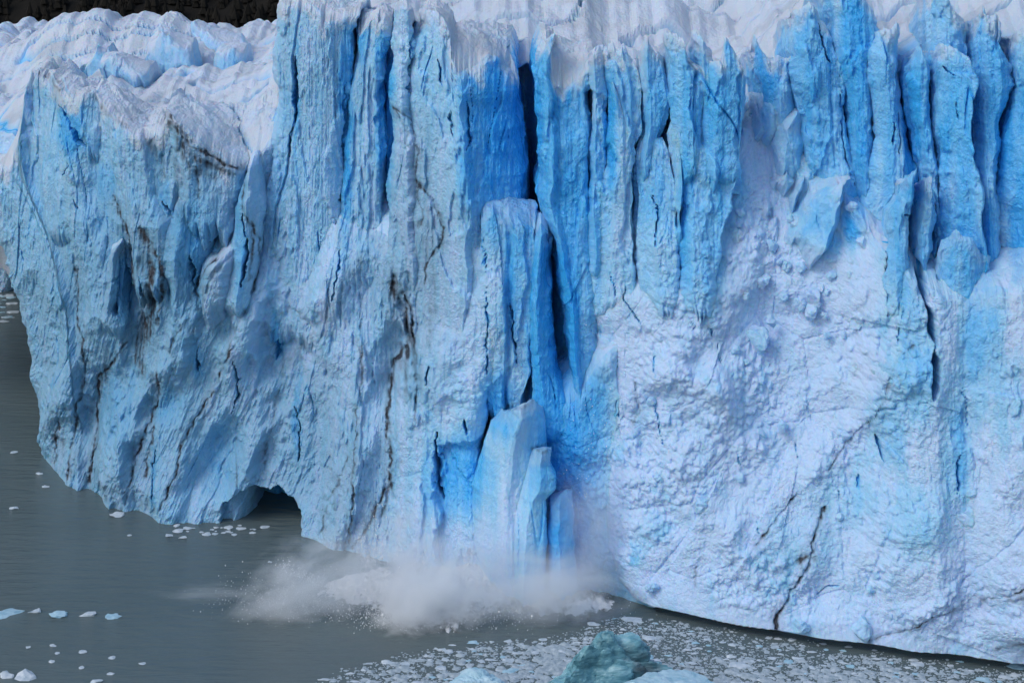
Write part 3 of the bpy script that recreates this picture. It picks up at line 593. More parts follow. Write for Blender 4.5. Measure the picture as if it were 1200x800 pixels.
TW('very thin leaning blade of ice rising to the top edge of the picture', [(463, 9), (459, 54), (459, 90), (462, 126), (463, 168), (457, 210), (450, 280), (445, 330)], [(489, 15), (486, 27), (484, 45), (483, 60), (478, 84), (480, 130), (484, 200), (490, 330)],
   [(462, 12), (467, 3), (472, 0), (478, 5), (484, 10), (489, 17)], (470, 420), 5.0, capslope=lambda x, d: -2.2*(1 - np.exp(-d/1.6)) - .05*d, prof=((0, 1), (.3, -.3), (.8, 0), (1, .8)), tint=.1, seed=6, L=10, R=.9)
TW('broad tower with a pale front and a deep blue side above a dark crevasse', [(486, 27), (484, 45), (483, 60), (478, 84), (476, 126), (480, 200), (478, 330)], [(600, 90), (609, 114), (607, 141), (613, 180), (619, 216), (621, 240), (618, 300), (612, 420)],
   [(486, 28), (490, 20), (495, 13), (510, 17), (520, 30), (527, 47), (534, 66), (541, 86), (556, 84), (565, 78), (572, 72), (585, 74), (593, 80), (601, 92)], (540, 430), 5.6, prof=((0, 1.2), (.1, .2), (.44, -1.2), (.5, -1.2), (.56, .6), (.8, 4.2), (1, 8)), tint=.12, seed=7, L=18, capslope=lambda x, d: np.interp(x, [-11, -7, -5, 0], [.1, .3, .55, .5])*d*np.exp(-d/14), tj=.25)
TW('small crumbling ledge pillar under the dark crevasse', [(567, 250), (565, 330), (568, 420), (570, 500)], [(612, 252), (630, 275), (630, 300), (626, 350), (622, 440), (616, 500)],
   [(566, 256), (572, 248), (578, 246), (585, 250), (592, 262), (598, 252), (606, 254), (613, 258), (627, 272)], (590, 520), 4.6, prof=((0, .3), (.42, 0), (.5, .9), (.6, .1), (1, 1.0)), tint=.15, seed=8, L=9, captop=.35, R=.7, tj=.8, capslope=-.3*0+.15)
TW('tall blue tower with a pointed dusty peak right of the dark crevasse', [(639, 39), (633, 51), (622, 87), (629, 130), (636, 165), (633, 210), (628, 237), (645, 285), (655, 330), (664, 380), (671, 430), (676, 474)], [(691, 57), (693, 100), (691, 200), (696, 280), (698, 340), (700, 440), (702, 480)],
   [(633, 52), (638, 42), (645, 37), (649, 52), (653, 75), (657, 97), (664, 107), (675, 97), (687, 86), (692, 70)], (670, 500), 6.5, prof=((0, 2.0), (.12, 0), (.25, -.8), (.4, .3), (.7, .8), (1, 1.2)), tint=.3, seed=9, L=16, capslope=lambda x, d: np.interp(x, [3, 5, 9], [.1, .3, .35])*d*np.exp(-d/14), tj=.25, R=1.1)
TW('narrow blue fin leaning beside the lower dark slot', [(627, 275), (624, 300), (621, 320), (619, 392), (617, 480)], [(644, 287), (640, 329), (646, 374), (653, 440), (665, 475), (676, 520)],
   [(626, 278), (634, 262), (640, 272), (645, 288)], (640, 540), 5.0, prof=((0, .5), (.4, -.6), (1, 1.6)), tint=.5, seed=10, L=8, R=.8, captop=.2, tj=.2)
# pillars of the middle
M_ = [
 ('short leading pillar beside the pointed blue tower, with a knobbly top', [(690, 63), (693, 110), (691, 200), (690, 300)], [(707, 60), (709, 90), (713, 114), (711, 195), (712, 300)], [(690, 64), (699, 55), (708, 61)], (700, 350), 5.6, .25),
 ('fluted pillar with a ragged double crest in the middle of the front', [(708, 60), (714, 110), (712, 195), (712, 330)], [(744, 60), (754, 90), (756, 156), (746, 175), (744, 300)], [(708, 61), (720, 54), (728, 58), (735, 54), (741, 48), (746, 62), (754, 78)], (730, 360), 6.2, .3),
 ('smooth lower column leaning against the fluted pillar', [(717, 93), (715, 140), (711, 195), (695, 220), (693, 340)], [(723, 92), (729, 111), (740, 156), (743, 192), (745, 260), (742, 365)], [(715, 96), (719, 91), (724, 93), (731, 110), (738, 135)], (720, 390), 4.4, .2),
 ('sharp thin spike with a hollow blue flank', [(750, 60), (753, 93), (756, 156), (752, 180)], [(777, 57), (781, 90), (784, 120), (775, 160), (772, 190)], [(750, 62), (756, 43), (762, 49), (770, 56), (778, 58)], (764, 230), 6.8, .45),
 ('highest spike of the middle row with a greenish flank', [(780, 31), (781, 99), (786, 117), (792, 150)], [(816, 72), (832, 84), (834, 99), (828, 120), (823, 162)], [(779, 40), (780, 31), (787, 34), (795, 39), (803, 46), (810, 54), (816, 72), (832, 85)], (806, 220), 6.2, .4),
 ('white-tipped spike standing behind the highest spike', [(814, 40), (812, 90)], [(834, 69), (840, 100)], [(813, 42), (815, 39), (824, 52), (835, 68)], (826, 150), 10.0, .4),
 ('wide bluish tower with a split crest at the right of the middle row', [(834, 76), (826, 120), (823, 162), (822, 200)], [(864, 54), (873, 78), (880, 114), (876, 141), (873, 168), (868, 200)], [(834, 78), (846, 72), (851, 56), (855, 43), (864, 54), (873, 78)], (850, 240), 7.2, .5),
 ('chunky half-height block below the greenish spike', [(800, 120), (797, 165), (798, 200)], [(828, 103), (832, 110), (826, 165), (824, 200)], [(799, 121), (812, 112), (828, 103), (832, 108)], (812, 230), 4.6, .5),
 ('rounded lower shoulder of cracked ice under the thin spike', [(744, 174), (744, 260), (750, 330), (762, 365)], [(789, 186), (795, 230), (796, 263), (796, 320), (790, 360)], [(744, 176), (752, 165), (759, 160), (777, 168), (789, 187)], (768, 385), 3.8, .28),
 ('tapering tooth of blue ice ending above the rubble', [(798, 165), (798, 230), (797, 263), (799, 341), (812, 370)], [(873, 168), (866, 212), (848, 281), (838, 335), (832, 374)], [(798, 166), (815, 160), (823, 166), (840, 158), (858, 162), (873, 168)], (830, 395), 3.4, .35),
 ('slender step of ice between the two lowest teeth', [(784, 150), (790, 200), (795, 260)], [(800, 125), (803, 180), (799, 262)], [(784, 152), (792, 132), (800, 126)], (795, 300), 4.8, .4),
]
for i, (lab, l, r, t, bt, off, ti) in enumerate(M_):
    TW(lab, l, r, t, bt, (7.2 + .35*(off-5.6)) if i < 7 else 5.2, lean=.04 if i < 7 else .17, z0=30, prof=[((0, .9), (.3, -.5), (.34, -.4), (1, .8)), ((0, .4), (.6, -.5), (.64, .1), (1, .9)), ((0, 1.0), (.45, -.2), (.5, -.7), (1, .3))][i % 3], tint=ti*.6, seed=20+i, L=9, R=.45, tj=.45, capslope=lambda x, d: -2.2*(1 - np.exp(-d/1.6)) - .05*d, nm='ice_pillar', cat='ice pillar', captop=.9 if i not in (7, 8, 9, 10) else .1, ej=.22)
# right-hand towers
R_ = [
 ('blocky serac with two stepped crests behind the rubble', [(880, 40), (884, 90), (890, 150)], [(930, 60), (930, 130)], [(878, 52), (886, 42), (890, 62), (900, 74), (908, 66), (914, 70), (922, 72), (930, 62)], (905, 190), 15, .45, .9),
 ('broad pitted tower with a ragged flat crest right of the rubble top', [(929, 12), (928, 54), (934, 90), (940, 129), (944, 192), (958, 219), (965, 260)], [(973, 24), (982, 60), (986, 80), (991, 120), (1000, 180), (1009, 222), (1015, 280)], [(929, 14), (940, 10), (952, 3), (958, 8), (964, 14), (973, 24)], (970, 330), 13.5, .38, .8),
 ('tall smooth tower cut off by the top edge, with a deep groove', [(960, -10), (973, 24), (985, 78), (991, 120), (1000, 180), (1009, 222)], [(1020, -10), (1030, 21), (1032, 40), (1024, 69), (1022, 150), (1028, 195), (1036, 300)], [(960, -12), (985, -14), (1010, -12), (1018, 0), (1030, 20)], (1010, 340), 14, .5, .5),
 ('flaky pale tower with a stepped top between two blue grooves', [(1027, 36), (1024, 69), (1027, 120), (1030, 168), (1022, 220), (1012, 250)], [(1063, 33), (1060, 60), (1066, 120), (1077, 180), (1084, 207), (1090, 280)], [(1026, 38), (1034, 33), (1044, 36), (1051, 28), (1058, 30), (1064, 34)], (1045, 340), 12.5, .33, .7),
 ('sharp shark-fin spike with a blue shaded flank', [(1075, 54), (1067, 99), (1075, 144), (1087, 207), (1092, 260)], [(1087, 64), (1094, 87), (1098, 140), (1103, 200), (1104, 280)], [(1073, 62), (1076, 51), (1081, 60), (1088, 66), (1094, 86)], (1088, 330), 11.2, .42, .2),
 ('tower behind the shark-fin spike running up out of the picture', [(1098, -12), (1096, 30), (1093, 60), (1097, 140)], [(1140, -12), (1142, 60), (1145, 140)], [(1097, -14), (1110, -6), (1118, 6), (1128, 20), (1134, 26), (1142, 20)], (1120, 240), 13, .5, .9),
 ('rounded blue pillar with a scalloped hood and a glassy face', [(1103, 61), (1098, 110), (1102, 160), (1105, 240), (1102, 300), (1097, 400)], [(1147, 78), (1153, 93), (1147, 115), (1142, 150), (1150, 200), (1160, 300), (1150, 400)], [(1102, 62), (1111, 60), (1120, 61), (1135, 69), (1147, 78), (1153, 94)], (1125, 470), 9.6, .42, .5),
 ('glassy blue tower with a beak-like peak near the right edge', [(1150, 13), (1146, 60), (1148, 100), (1144, 160), (1146, 220)], [(1183, 27), (1182, 51), (1189, 78), (1193, 102), (1180, 156), (1173, 207), (1176, 300)], [(1147, 22), (1151, 12), (1158, 18), (1168, 21), (1175, 20), (1184, 28)], (1160, 360), 10.6, .5, .8),
 ('last tower cut by the right edge of the picture', [(1189, 48), (1195, 102), (1181, 150), (1175, 195), (1178, 320)], [(1280, 40), (1280, 400)], [(1188, 50), (1195, 44), (1210, 30), (1240, 20), (1280, 20)], (1220, 430), 10.5, .42, .8),
 ('slab-sided pillar rising from the slope left of the narrow dark slot', [(1069, 198), (1062, 220), (1051, 245), (1043, 284), (1037, 320), (1035, 380), (1033, 450), (1030, 560)], [(1078, 200), (1073, 260), (1075, 305), (1078, 344), (1085, 368), (1090, 410), (1089, 460), (1095, 560)], [(1062, 214), (1069, 198), (1073, 194), (1078, 204)], (1060, 620), 6.0, .3, .3),
 ('stubby round-headed pillar right of the slab-sided pillar', [(1080, 210), (1072, 239), (1074, 290), (1082, 360), (1088, 400)], [(1102, 221), (1106, 239), (1102, 275), (1097, 326), (1098, 400)], [(1073, 222), (1080, 209), (1087, 206), (1096, 212), (1103, 222)], (1090, 400), 7.6, .3, .5),
 ('square broken pillar below the rounded blue pillar', [(1098, 330), (1096, 400), (1098, 470)], [(1165, 300), (1160, 380), (1140, 420), (1134, 500)], [(1098, 330), (1106, 282), (1120, 268), (1140, 280), (1152, 300), (1165, 306)], (1115, 600), 6.4, .35, .3),
 ('broad pale bulge of ice swelling out at the lower right edge', [(1200, 330), (1177, 353), (1153, 374), (1139, 398), (1132, 440), (1126, 520), (1122, 600)], [(1290, 330), (1290, 620)], [(1140, 396), (1153, 375), (1177, 353), (1200, 330), (1240, 310), (1290, 300)], (1180, 660), 3.0, .18, .3),
 ('pale angular column standing under the slab-sided pillar', [(1040, 430), (1034, 470), (1040, 540), (1050, 600)], [(1090, 394), (1088, 460), (1112, 470), (1120, 560), (1118, 640)], [(1038, 428), (1050, 412), (1066, 400), (1080, 394), (1091, 396)], (1080, 660), 4.6, .25, .2),
]
for i, (lab, l, r, t, bt, off, ti, ct) in enumerate(R_):
    pr = ((0, 1.4), (.3, -.3), (.6, -.2), (1, 1.6))
    if i == 3: pr = ((0, .8), (.35, -.5), (.6, .2), (.7, .6), (1, 3.0))
    if i == 6: pr = ((0, 1.2), (.15, .4), (.8, -1.6), (.85, -1.4), (1, 2.5))
    if i == 12: pr = ((0, 2.5), (.3, 0), (1, -2))
    TW(lab, l, r, t, bt, off, prof=pr, tint=ti*.55, seed=40+i, L=12 if i not in (4, 9, 10) else 7, R=.7 if i not in (4, 10) else .5, tj=.4, capslope=lambda x, d: -2.2*(1 - np.exp(-d/1.6)) - .05*d, nm='ice_tower' if i < 9 else 'ice_pillar', cat='ice tower' if i < 9 else 'ice pillar', captop=ct, lean=.05 if i != 12 else .12, z0=30 if i != 12 else 15)

# the toppling slab and the fins beside it
T('ice_recess', 'blue hollow wall of ice behind the toppling slab', 'ice cliff', [(560, 560), (560, 700)], [(722, 420), (740, 560), (770, 716)], [(560, 560), (590, 520), (610, 505), (640, 470), (668, 476), (690, 440), (722, 400)], -2, off=3.6, lean=.10, prof=((0, 0), (.5, .6), (.8, -.3), (1, -1)), tint=.35, seed=66, L=8, R=.8, captop=.1, capslope=.5)
SL = [
 ('toppling pale slab of ice sinking into the spray', [(592, 486), (574, 504), (565, 540), (553, 576), (554, 606), (557, 648), (566, 700)], [(629, 474), (635, 489), (641, 522), (648, 600), (655, 700)], [(590, 490), (600, 482), (610, 477), (625, 472), (630, 475), (635, 490)], -1.0, ((0, 2.2), (.12, .6), (.4, -1.3), (.46, -1.2), (1, 2.6)), .08, 0),
 ('smaller notched column leaning on the toppling slab', [(623, 531), (616, 564), (607, 588), (595, 612), (590, 642), (588, 700)], [(646, 530), (647, 549), (652, 561), (652, 576), (640, 588), (638, 654), (640, 700)], [(620, 537), (624, 530), (640, 526), (647, 532)], -2.6, ((0, 1.6), (.5, -.6), (1, .6)), .16, 1),
 ('thin blue splinter standing right of the toppling slab', [(646, 585), (645, 640), (644, 700)], [(670, 582), (673, 630), (676, 700)], [(645, 588), (655, 580), (665, 576), (671, 584)], -.9, ((0, 0), (.4, -.5), (1, 1.5)), .34, 2)]
for lab, l, r, t, off, pr, ti, i in SL:
    T('ice_slab', lab, 'ice slab', l, r, t, -2.0, off=off, lean=.06, prof=pr, tint=ti, seed=60+i, L=6, R=.35, tj=.08, captop=.35, rough=.38, capslope=-.35, group='pieces breaking off the glacier', ej=.2)

# ---------------------------------------------------------------- seracs on the upper surface, far left
SR = [
 ('curved shark-fin serac on the upper glacier, grey blue', [(112, 52), (100, 68), (86, 80), (84, 100)], [(114, 55), (120, 75), (124, 100)], [(85, 82), (92, 73), (102, 66), (108, 56), (112, 50), (116, 60), (123, 66)], 105, 30, .25),
 ('low broken serac beside the shark-fin serac', [(122, 66), (112, 80), (112, 104)], [(150, 66), (165, 90), (166, 104)], [(112, 80), (122, 66), (140, 64), (150, 68), (160, 84), (167, 92)], 106, 24, .2),
 ('twin-topped serac under the dark forest edge', [(178, 44), (166, 70), (165, 84)], [(205, 44), (218, 62), (224, 84)], [(165, 66), (178, 42), (190, 40), (204, 44), (214, 56), (224, 62)], 88, 46, .2),
 ('block serac with a flat blue face on the upper glacier', [(140, 52), (140, 80)], [(176, 52), (174, 84)], [(139, 54), (148, 49), (165, 49), (177, 54)], 86, 58, .3),
 ('slanting serac with a dark ledge on the skyline', [(218, 28), (222, 60)], [(240, 28), (278, 58), (280, 66)], [(217, 36), (220, 27), (240, 27), (252, 36), (264, 44), (278, 56)], 68, 66, .1),
 ('wedge serac with bluish notches below the skyline', [(245, 62), (246, 78)], [(284, 66), (284, 80)], [(244, 66), (256, 60), (270, 58), (285, 66)], 82, 50, .25),
]
for i, (lab, l, r, t, bpy_, off, ti) in enumerate(SR):
    T('serac', lab, 'serac', l, r, t, (150, bpy_ + 8), off=off, lean=.3, z0=50, prof=((0, 1.5), (.4, -.5), (1, 2)), tint=ti, seed=80+i, L=9, R=1.2, tj=.25, captop=.8, rough=.55, capslope=.05, group='seracs on the upper glacier')

# fallen blocks on the rubble
BL = [
 ('large boxy ice block with a dark blue side lying on the rubble slope', [(995, 210), (970, 216), (950, 228), (926, 270), (920, 300), (922, 312)], [(992, 207), (1005, 232), (1009, 238), (1002, 262), (985, 295), (975, 312)], [(950, 230), (965, 218), (980, 214), (992, 207), (1002, 222), (1009, 236)], (960, 318), 9.0, ((0, 1.0), (.3, -.8), (.62, -1.0), (.68, 0), (1, 5)), .18),
 ('round-topped ice boulder perched above the rubble', [(890, 122), (884, 150), (878, 168)], [(914, 120), (920, 132), (914, 165)], [(883, 132), (890, 121), (905, 123), (914, 120), (921, 132)], (900, 176), 15.0, ((0, 1), (.5, -.6), (1, 1)), .15),
 ('steep angular ice block above the large boxy block', [(925, 132), (908, 150), (904, 180), (903, 210)], [(942, 140), (944, 170), (938, 200)], [(906, 155), (915, 140), (925, 131), (934, 136), (943, 146)], (922, 222), 13.0, ((0, 1), (.4, -.8), (1, 1.4)), .2),
 ('faceted ice boulder with a cracked face at the top of the slope', [(915, 202), (905, 216), (906, 228)], [(930, 200), (938, 214), (930, 236)], [(905, 215), (914, 203), (924, 199), (932, 203), (938, 212)], (920, 240), 10.6, ((0, .8), (.5, -.6), (1, .8)), .12),
 ('tilted slab of ice leaning against the large boxy block', [(940, 208), (924, 232), (921, 254)], [(945, 214), (940, 240), (936, 258)], [(926, 230), (933, 216), (940, 207), (946, 214)], (932, 262), 9.6, ((0, .5), (.4, -.5), (1, 1.2)), .2),
 ('small wedge of blue ice below the large boxy block', [(958, 338), (948, 346), (946, 356)], [(970, 332), (969, 345), (955, 362)], [(947, 347), (957, 338), (969, 331), (971, 340)], (956, 364), 8.4, ((0, .3), (.5, -.5), (1, .8)), .25),
 ('small square chip of ice under the blue wedge', [(962, 352), (955, 362)], [(973, 346), (972, 358), (966, 364)], [(957, 360), (963, 351), (973, 345)], (964, 366), 8.0, ((0, .3), (.5, -.4), (1, .6)), .2),
 ('crumbling knob of ice half buried in the upper rubble', [(890, 240), (884, 262)], [(912, 238), (914, 262)], [(885, 250), (893, 238), (905, 236), (914, 248)], (900, 280), 10.8, ((0, .8), (.5, -.5), (1, 1)), .12),
 ('hollow-sided ice boulder left of the large boxy block', [(898, 262), (888, 290)], [(918, 258), (922, 290)], [(890, 276), (899, 262), (910, 257), (921, 268)], (905, 306), 9.9, ((0, .8), (.5, -.5), (1, 1)), .1),
]
def slope_off(x, z):
    return .20*z + .11*np.clip(z, 0, 70)*np.interp(x, [8, 22, 28, 36, 42], [-.2, .2, 1, 1, 0])
for i, (lab, l, r, t, bt, off, pr, ti) in enumerate(BL):
    q = place(bt[0], bt[1], off); off = float(slope_off(q[0], q[2])) - .9 + (1.2 if i else 0)
    T('ice_block', lab, 'ice block', l, r, t, bt, off=off, lean=.17, z0=q[2], prof=pr, tint=ti, seed=90+i, L=5, R=.9, tj=.2, captop=.3, rough=.6, capslope=.25, group='fallen blocks on the rubble slope', ej=.3)

CHK = [chunk_mesh('ice_block', 400+i, .8, 3, .25) for i in range(8)]
for m in CHK:
    a = m.attributes.new('ice', 'FLOAT_COLOR', 'POINT'); a.data.foreach_set('color', np.tile(np.array([.12, 0, .05, 0], f32), len(m.vertices))); m.materials.append(ICE)
rb = random.Random(4)
for k in range(90):
    if k < 55: px_, py_ = rb.gauss(935, 70), rb.gauss(330, 55)
    else: px_, py_ = rb.uniform(740, 1190), rb.uniform(420, 740)
    if not (760 < px_ < 1190 and 235 < py_ < np.interp(px_, [745, 900, 1000, 1200], [700, 735, 750, 770])) or (px_ > 1025 and py_ < 560): continue
    q = place(px_, py_, 0, .2)
    for _ in range(6): q = place(px_, py_, float(slope_off(q[0], q[2])))
    ob = bpy.data.objects.new('ice_block', rb.choice(CHK)); COL.objects.link(ob); sz = rb.uniform(.35, .8) + (rb.random() < .2)*rb.uniform(.2, .9)
    ob.location = (q[0], q[1] - .15*sz, q[2]); ob.scale = (sz, sz*.9, sz*rb.uniform(.8, 1.5)); ob.rotation_euler = (rb.uniform(-.6, .6), rb.uniform(-.8, .8), rb.uniform(0, 6))
    ob['label'] = 'small broken block of ice half buried in the rubble slope'; ob['category'] = 'ice block'; ob['group'] = 'small blocks in the rubble slope'

# distant ice beyond the headland
T('far_ice_wall', 'distant white ice wall at the far shore beyond the headland', 'ice cliff', [(-60, 300), (-60, 345)], [(14, 300), (16, 345)], [(-60, 298), (0, 303), (6, 308), (14, 312)], -1, off=92, lean=.1, prof=((0, 0), (1, 0)), L=20, tint=.05, seed=70, step=.3, depth_fn=lambda x, z: 0*x + 0, group='ice beyond the headland')

# ---------------------------------------------------------------- water, far hill
def water():
    V = np.array([(-4000, -300, 0), (4000, -300, 0), (4000, 6000, 0), (-4000, 6000, 0)], f32)
    link('lake_water', np_mesh('lake_water', V, np.array([[0, 1, 2, 3]]), False), WATER, kind='structure')
water()
def hill():
    xs = np.linspace(-900, 900, 120); ys = np.linspace(760, 1500, 60)
    X, Y = np.meshgrid(xs, ys)
    Z = -4 + (Y-760)*.62 + 40*fbm(X*.004, Y*.004, 4, 111)
    link('forested_hill', np_mesh('forested_hill', np.stack([X, Y, Z], -1).reshape(-1, 3), grid_faces(60, 120)), FOREST, kind='structure')
    # conifers as one mass
    rn = np.random.RandomState(5); n = 5200
    tx = rn.uniform(-330, 40, n); ty = rn.uniform(790, 1100, n)
    tz = -4 + (ty-760)*.62 + 40*fbm(tx*.004, ty*.004, 4, 111)
    h = rn.uniform(4, 9, n); r = h*rn.uniform(.25, .4, n)
    V, F = [], []
    ang = np.linspace(0, 2*np.pi, 6, endpoint=False)
    for lev, (zz, rr) in enumerate(((0.1, 1.0), (.45, .7))):
        base = len(V)*0
    verts = []; faces = []
    for k in range(n):
        for zz, rr, tp in ((.05, 1.0, .6), (.4, .72, 1.0)):
            b0 = len(verts)
            for q in ang: 
                j = rn.uniform(.7, 1.2)
                verts.append((tx[k]+np.cos(q)*r[k]*rr*j, ty[k]+np.sin(q)*r[k]*rr*j, tz[k]+h[k]*zz))
            verts.append((tx[k], ty[k], tz[k]+h[k]*tp))
            faces += [(b0+i, b0+(i+1) % 6, b0+6) for i in range(6)]
    link('forest', np_mesh('forest', np.array(verts), np.array(faces), False), FOREST, kind='stuff', label='dark conifer forest on the far hillside above the glacier')
hill()

# ---------------------------------------------------------------- floating ice
PROT = [chunk_mesh('ice_floe', 100+i, .3 + .25*random.random(), 2) for i in range(10)]
for m in PROT: m.materials.append(FLOE)
PROTB = [chunk_mesh('ice_floe', 200+i, .3 + .2*random.random(), 3) for i in range(6)]
for m in PROTB: m.materials.append(BLUEFLOE)
def floe(px, py, w, label, group, me, hz=1.0, name='ice_floe', asp=1.0):
    x, y, z = on_water(px, py); s = w/2/FPX*y
    o = bpy.data.objects.new(name, me); COL.objects.link(o)
    o.location = (x, y, .02); o.scale = (s, s*asp, s*hz); o.rotation_euler = (0, 0, random.uniform(0, 6.28) if asp == 1 else random.uniform(-.3, .3))
    o['label'] = label; o['category'] = 'ice floe'; o['group'] = group
    return o
g = 'line of floes on the left water'
floe(8, 718, 40, 'long pale blue floe at the left edge, first of the line of floes', g, PROTB[0], .55, asp=.8)
floe(42, 716, 18, 'pointed white floe second in the line of floes on the left', g, PROT[0], .9)
floe(72, 720, 28, 'flat pale blue floe in the middle of the line of floes on the left', g, PROTB[1], .7, asp=.8)
floe(102, 720, 20, 'white humped floe fourth in the line of floes on the left', g, PROT[1], .9)
floe(130, 723, 24, 'last pale blue floe at the right end of the line of floes', g, PROTB[2], .6, asp=.8)
g = 'white lumps at the bottom left corner'
floe(7, 792, 20, 'rounded white lump of ice cut by the left edge at the bottom', g, PROT[2], 1.0)
floe(32, 791, 32, 'peaked white lump of ice near the bottom left corner', g, PROT[3], 1.1)
floe(113, 798, 16, 'flattish white lump of ice touching the bottom edge left of centre', g, PROT[4], .8)
g = 'small floes scattered on the open water'
SM = [(17, 595, 13, 'thin white floe near the left edge beside the open grey water'), (137, 603, 20, 'white floe drifting just off the middle of the headland'), (46, 555, 9, 'tiny floe in front of the left foot of the headland'),
      (17, 530, 10, 'tiny floe by the left edge level with the headland foot'), (53, 570, 10, 'small bright floe close under the headland'), (207, 616, 10, 'small floe touching the ice at the corner of the headland'),
      (33, 758, 7, 'tiny white floe above the peaked lump'), (62, 756, 9, 'tiny floe right of the tiny white floe at lower left'), (67, 765, 7, 'tiny floe just above the gap between the lumps'),
      (97, 763, 11, 'small flat floe in the middle of the lower left water'), (132, 770, 11, 'small floe right of the small flat floe at lower left'), (166, 777, 10, 'rightmost of the tiny floes at lower left'),
      (95, 782, 9, 'little floe above the bottom edge at lower left'), (130, 789, 9, 'little round floe just above the bottom edge'), (60, 775, 9, 'small floe beside the wet patch at lower left'), (316, 658, 7, 'lone tiny floe below the cave'), (152, 627, 6, 'tiny shard left of the shards near the cave')]
for px, py, w, lab in SM: floe(px, py, w, lab, g, random.choice(PROT), .6)
g = 'shards of ice in front of the cave'
for k in range(34):
    px = random.gauss(258, 34); py = random.gauss(621.5, 4)
    if 185 < px < 340 and py > np.interp(px, [185, 210, 300, 340], [614, 617, 614, 616]): floe(px, py, random.choice((4, 6, 8, 12, 16)), 'flat shard of white ice floating in front of the cave', g, random.choice(PROT), .4)

g = 'floes off the far ice wall'
for k in range(26):
    floe(random.uniform(-6, 17), random.choice((346, 347, 349, 352, 356, 360, 366, 372, 377)), random.uniform(4, 16), 'pale floe drifting off the distant ice wall at the left edge', g, random.choice(PROT + PROTB), .5, asp=.9)

# brash ice field at lower right
def brash_edge(px):     # upper (far) edge of the brash field, photo row
    return np.interp(px, [350, 400, 450, 520, 560, 640, 690, 720, 760, 850, 950, 1100, 1210], [803, 785, 770, 757, 752, 745, 730, 718, 718, 735, 750, 770, 782])
def in_brash(px, py): return py > brash_edge(px) and py < 815
big = []
tries = 0
while len(big) < 262 and tries < 60000:
    tries += 1
    px = random.uniform(350, 1215); py = random.uniform(722, 806)
    if not in_brash(px, py): continue
    w = min(46, 7*random.random()**-.42)*(1.0 if py > 745 else .75)
    if all(abs(px-a)/(w+c)*2 + abs(py-b)/(w+c)*5 > .85 for a, b, c in big): big.append((px, py, w))
big.sort(key=lambda q: -q[2])
for k, (px, py, w) in enumerate(big):
    b = random.random() < .25
    floe(px, py, w, 'pale blue floe packed in the brash ice below the right cliff' if b else 'white ice floe packed in the brash ice below the right cliff', 'blue floes in the brash ice' if b else 'white floes in the brash ice', random.choice(PROTB if b else PROT), random.uniform(.3, .6), asp=random.uniform(.55, .95))
def brash_stuff():
    rn = np.random.RandomState(3); Vs, Fs = [], []; nv = 0
    protos = []
    for i in range(6):
        m = chunk_mesh('tmp', 300+i, .4, 1, .3)
        v = np.zeros(len(m.vertices)*3, f32); m.vertices.foreach_get('co', v); v = v.reshape(-1, 3)
        fc = np.array([p.vertices[:] for p in m.polygons]); protos.append((v, fc)); bpy.data.meshes.remove(m)
    cnt = 0
    while cnt < 9000:
        px = rn.uniform(345, 1230); py = rn.uniform(712, 815)
        e = brash_edge(px) + 7*float(perlin(np.array([px*.03]), np.array([py*.05]), 9)[0])
        den = min(1, max(0, (py - e)/10))
        clump = .35 + .9*float(perlin(np.array([px*.012]), np.array([py*.05]), 19)[0] + .5)
        if rn.rand() > den*clump: continue
        w = rn.uniform(1.2, 3.4) + (rn.rand() < .2)*rn.uniform(1, 4.5)
        x, y, z = on_water(px, py); s = w/2/FPX*y; a = rn.uniform(0, 6.28)
        v, fc = protos[rn.randint(6)]
        c, sn = np.cos(a), np.sin(a)
        q = np.stack([(v[:, 0]*c - v[:, 1]*sn)*s, (v[:, 0]*sn + v[:, 1]*c)*s*rn.uniform(.6, 1.6), v[:, 2]*s*.7], -1) + (x, y, .01)
        Vs.append(q); Fs.append(fc + nv); nv += len(v); cnt += 1
    # thin scatter along the left and around the wave
    link('brash_ice', np_mesh('brash_ice', np.concatenate(Vs), np.concatenate(Fs), False), SLUSH, kind='stuff', label='carpet of small broken ice covering the water below the right cliff')
brash_stuff()
def slush():
    nx, ny = 760, 190
    px, py = np.meshgrid(np.linspace(352, 1225, nx), np.linspace(713, 812, ny))
    Y = CAMH*FPX/(py - HOR); X = (px-600)/FPX*Y
    d = py - brash_edge(px) - 9*fbm(X*.25, Y*.12, 3, 131)
    den = sstep(-3, 12, d)*(.62 + .5*perlin(X*.10, Y*.06, 133))
    c = facets(X/.75, Y/.85, 37, .5, 1.0)*.35 + facets(X/.32, Y/.36, 38, .5, 1.0)*.14 + facets(X/2.2, Y/2.4, 39, .3, .9)*.22
    Z = np.clip(c - .52 + .55*den, -.12, .28)*.75; Z = np.where(den < .02, -.12, Z)
    link('slush', np_mesh('slush', np.stack([X, Y, Z], -1).reshape(-1, 3), grid_faces(ny, nx)), SLUSH, kind='stuff', label='pale slush of ice crumbs between the floes at lower right')
slush()

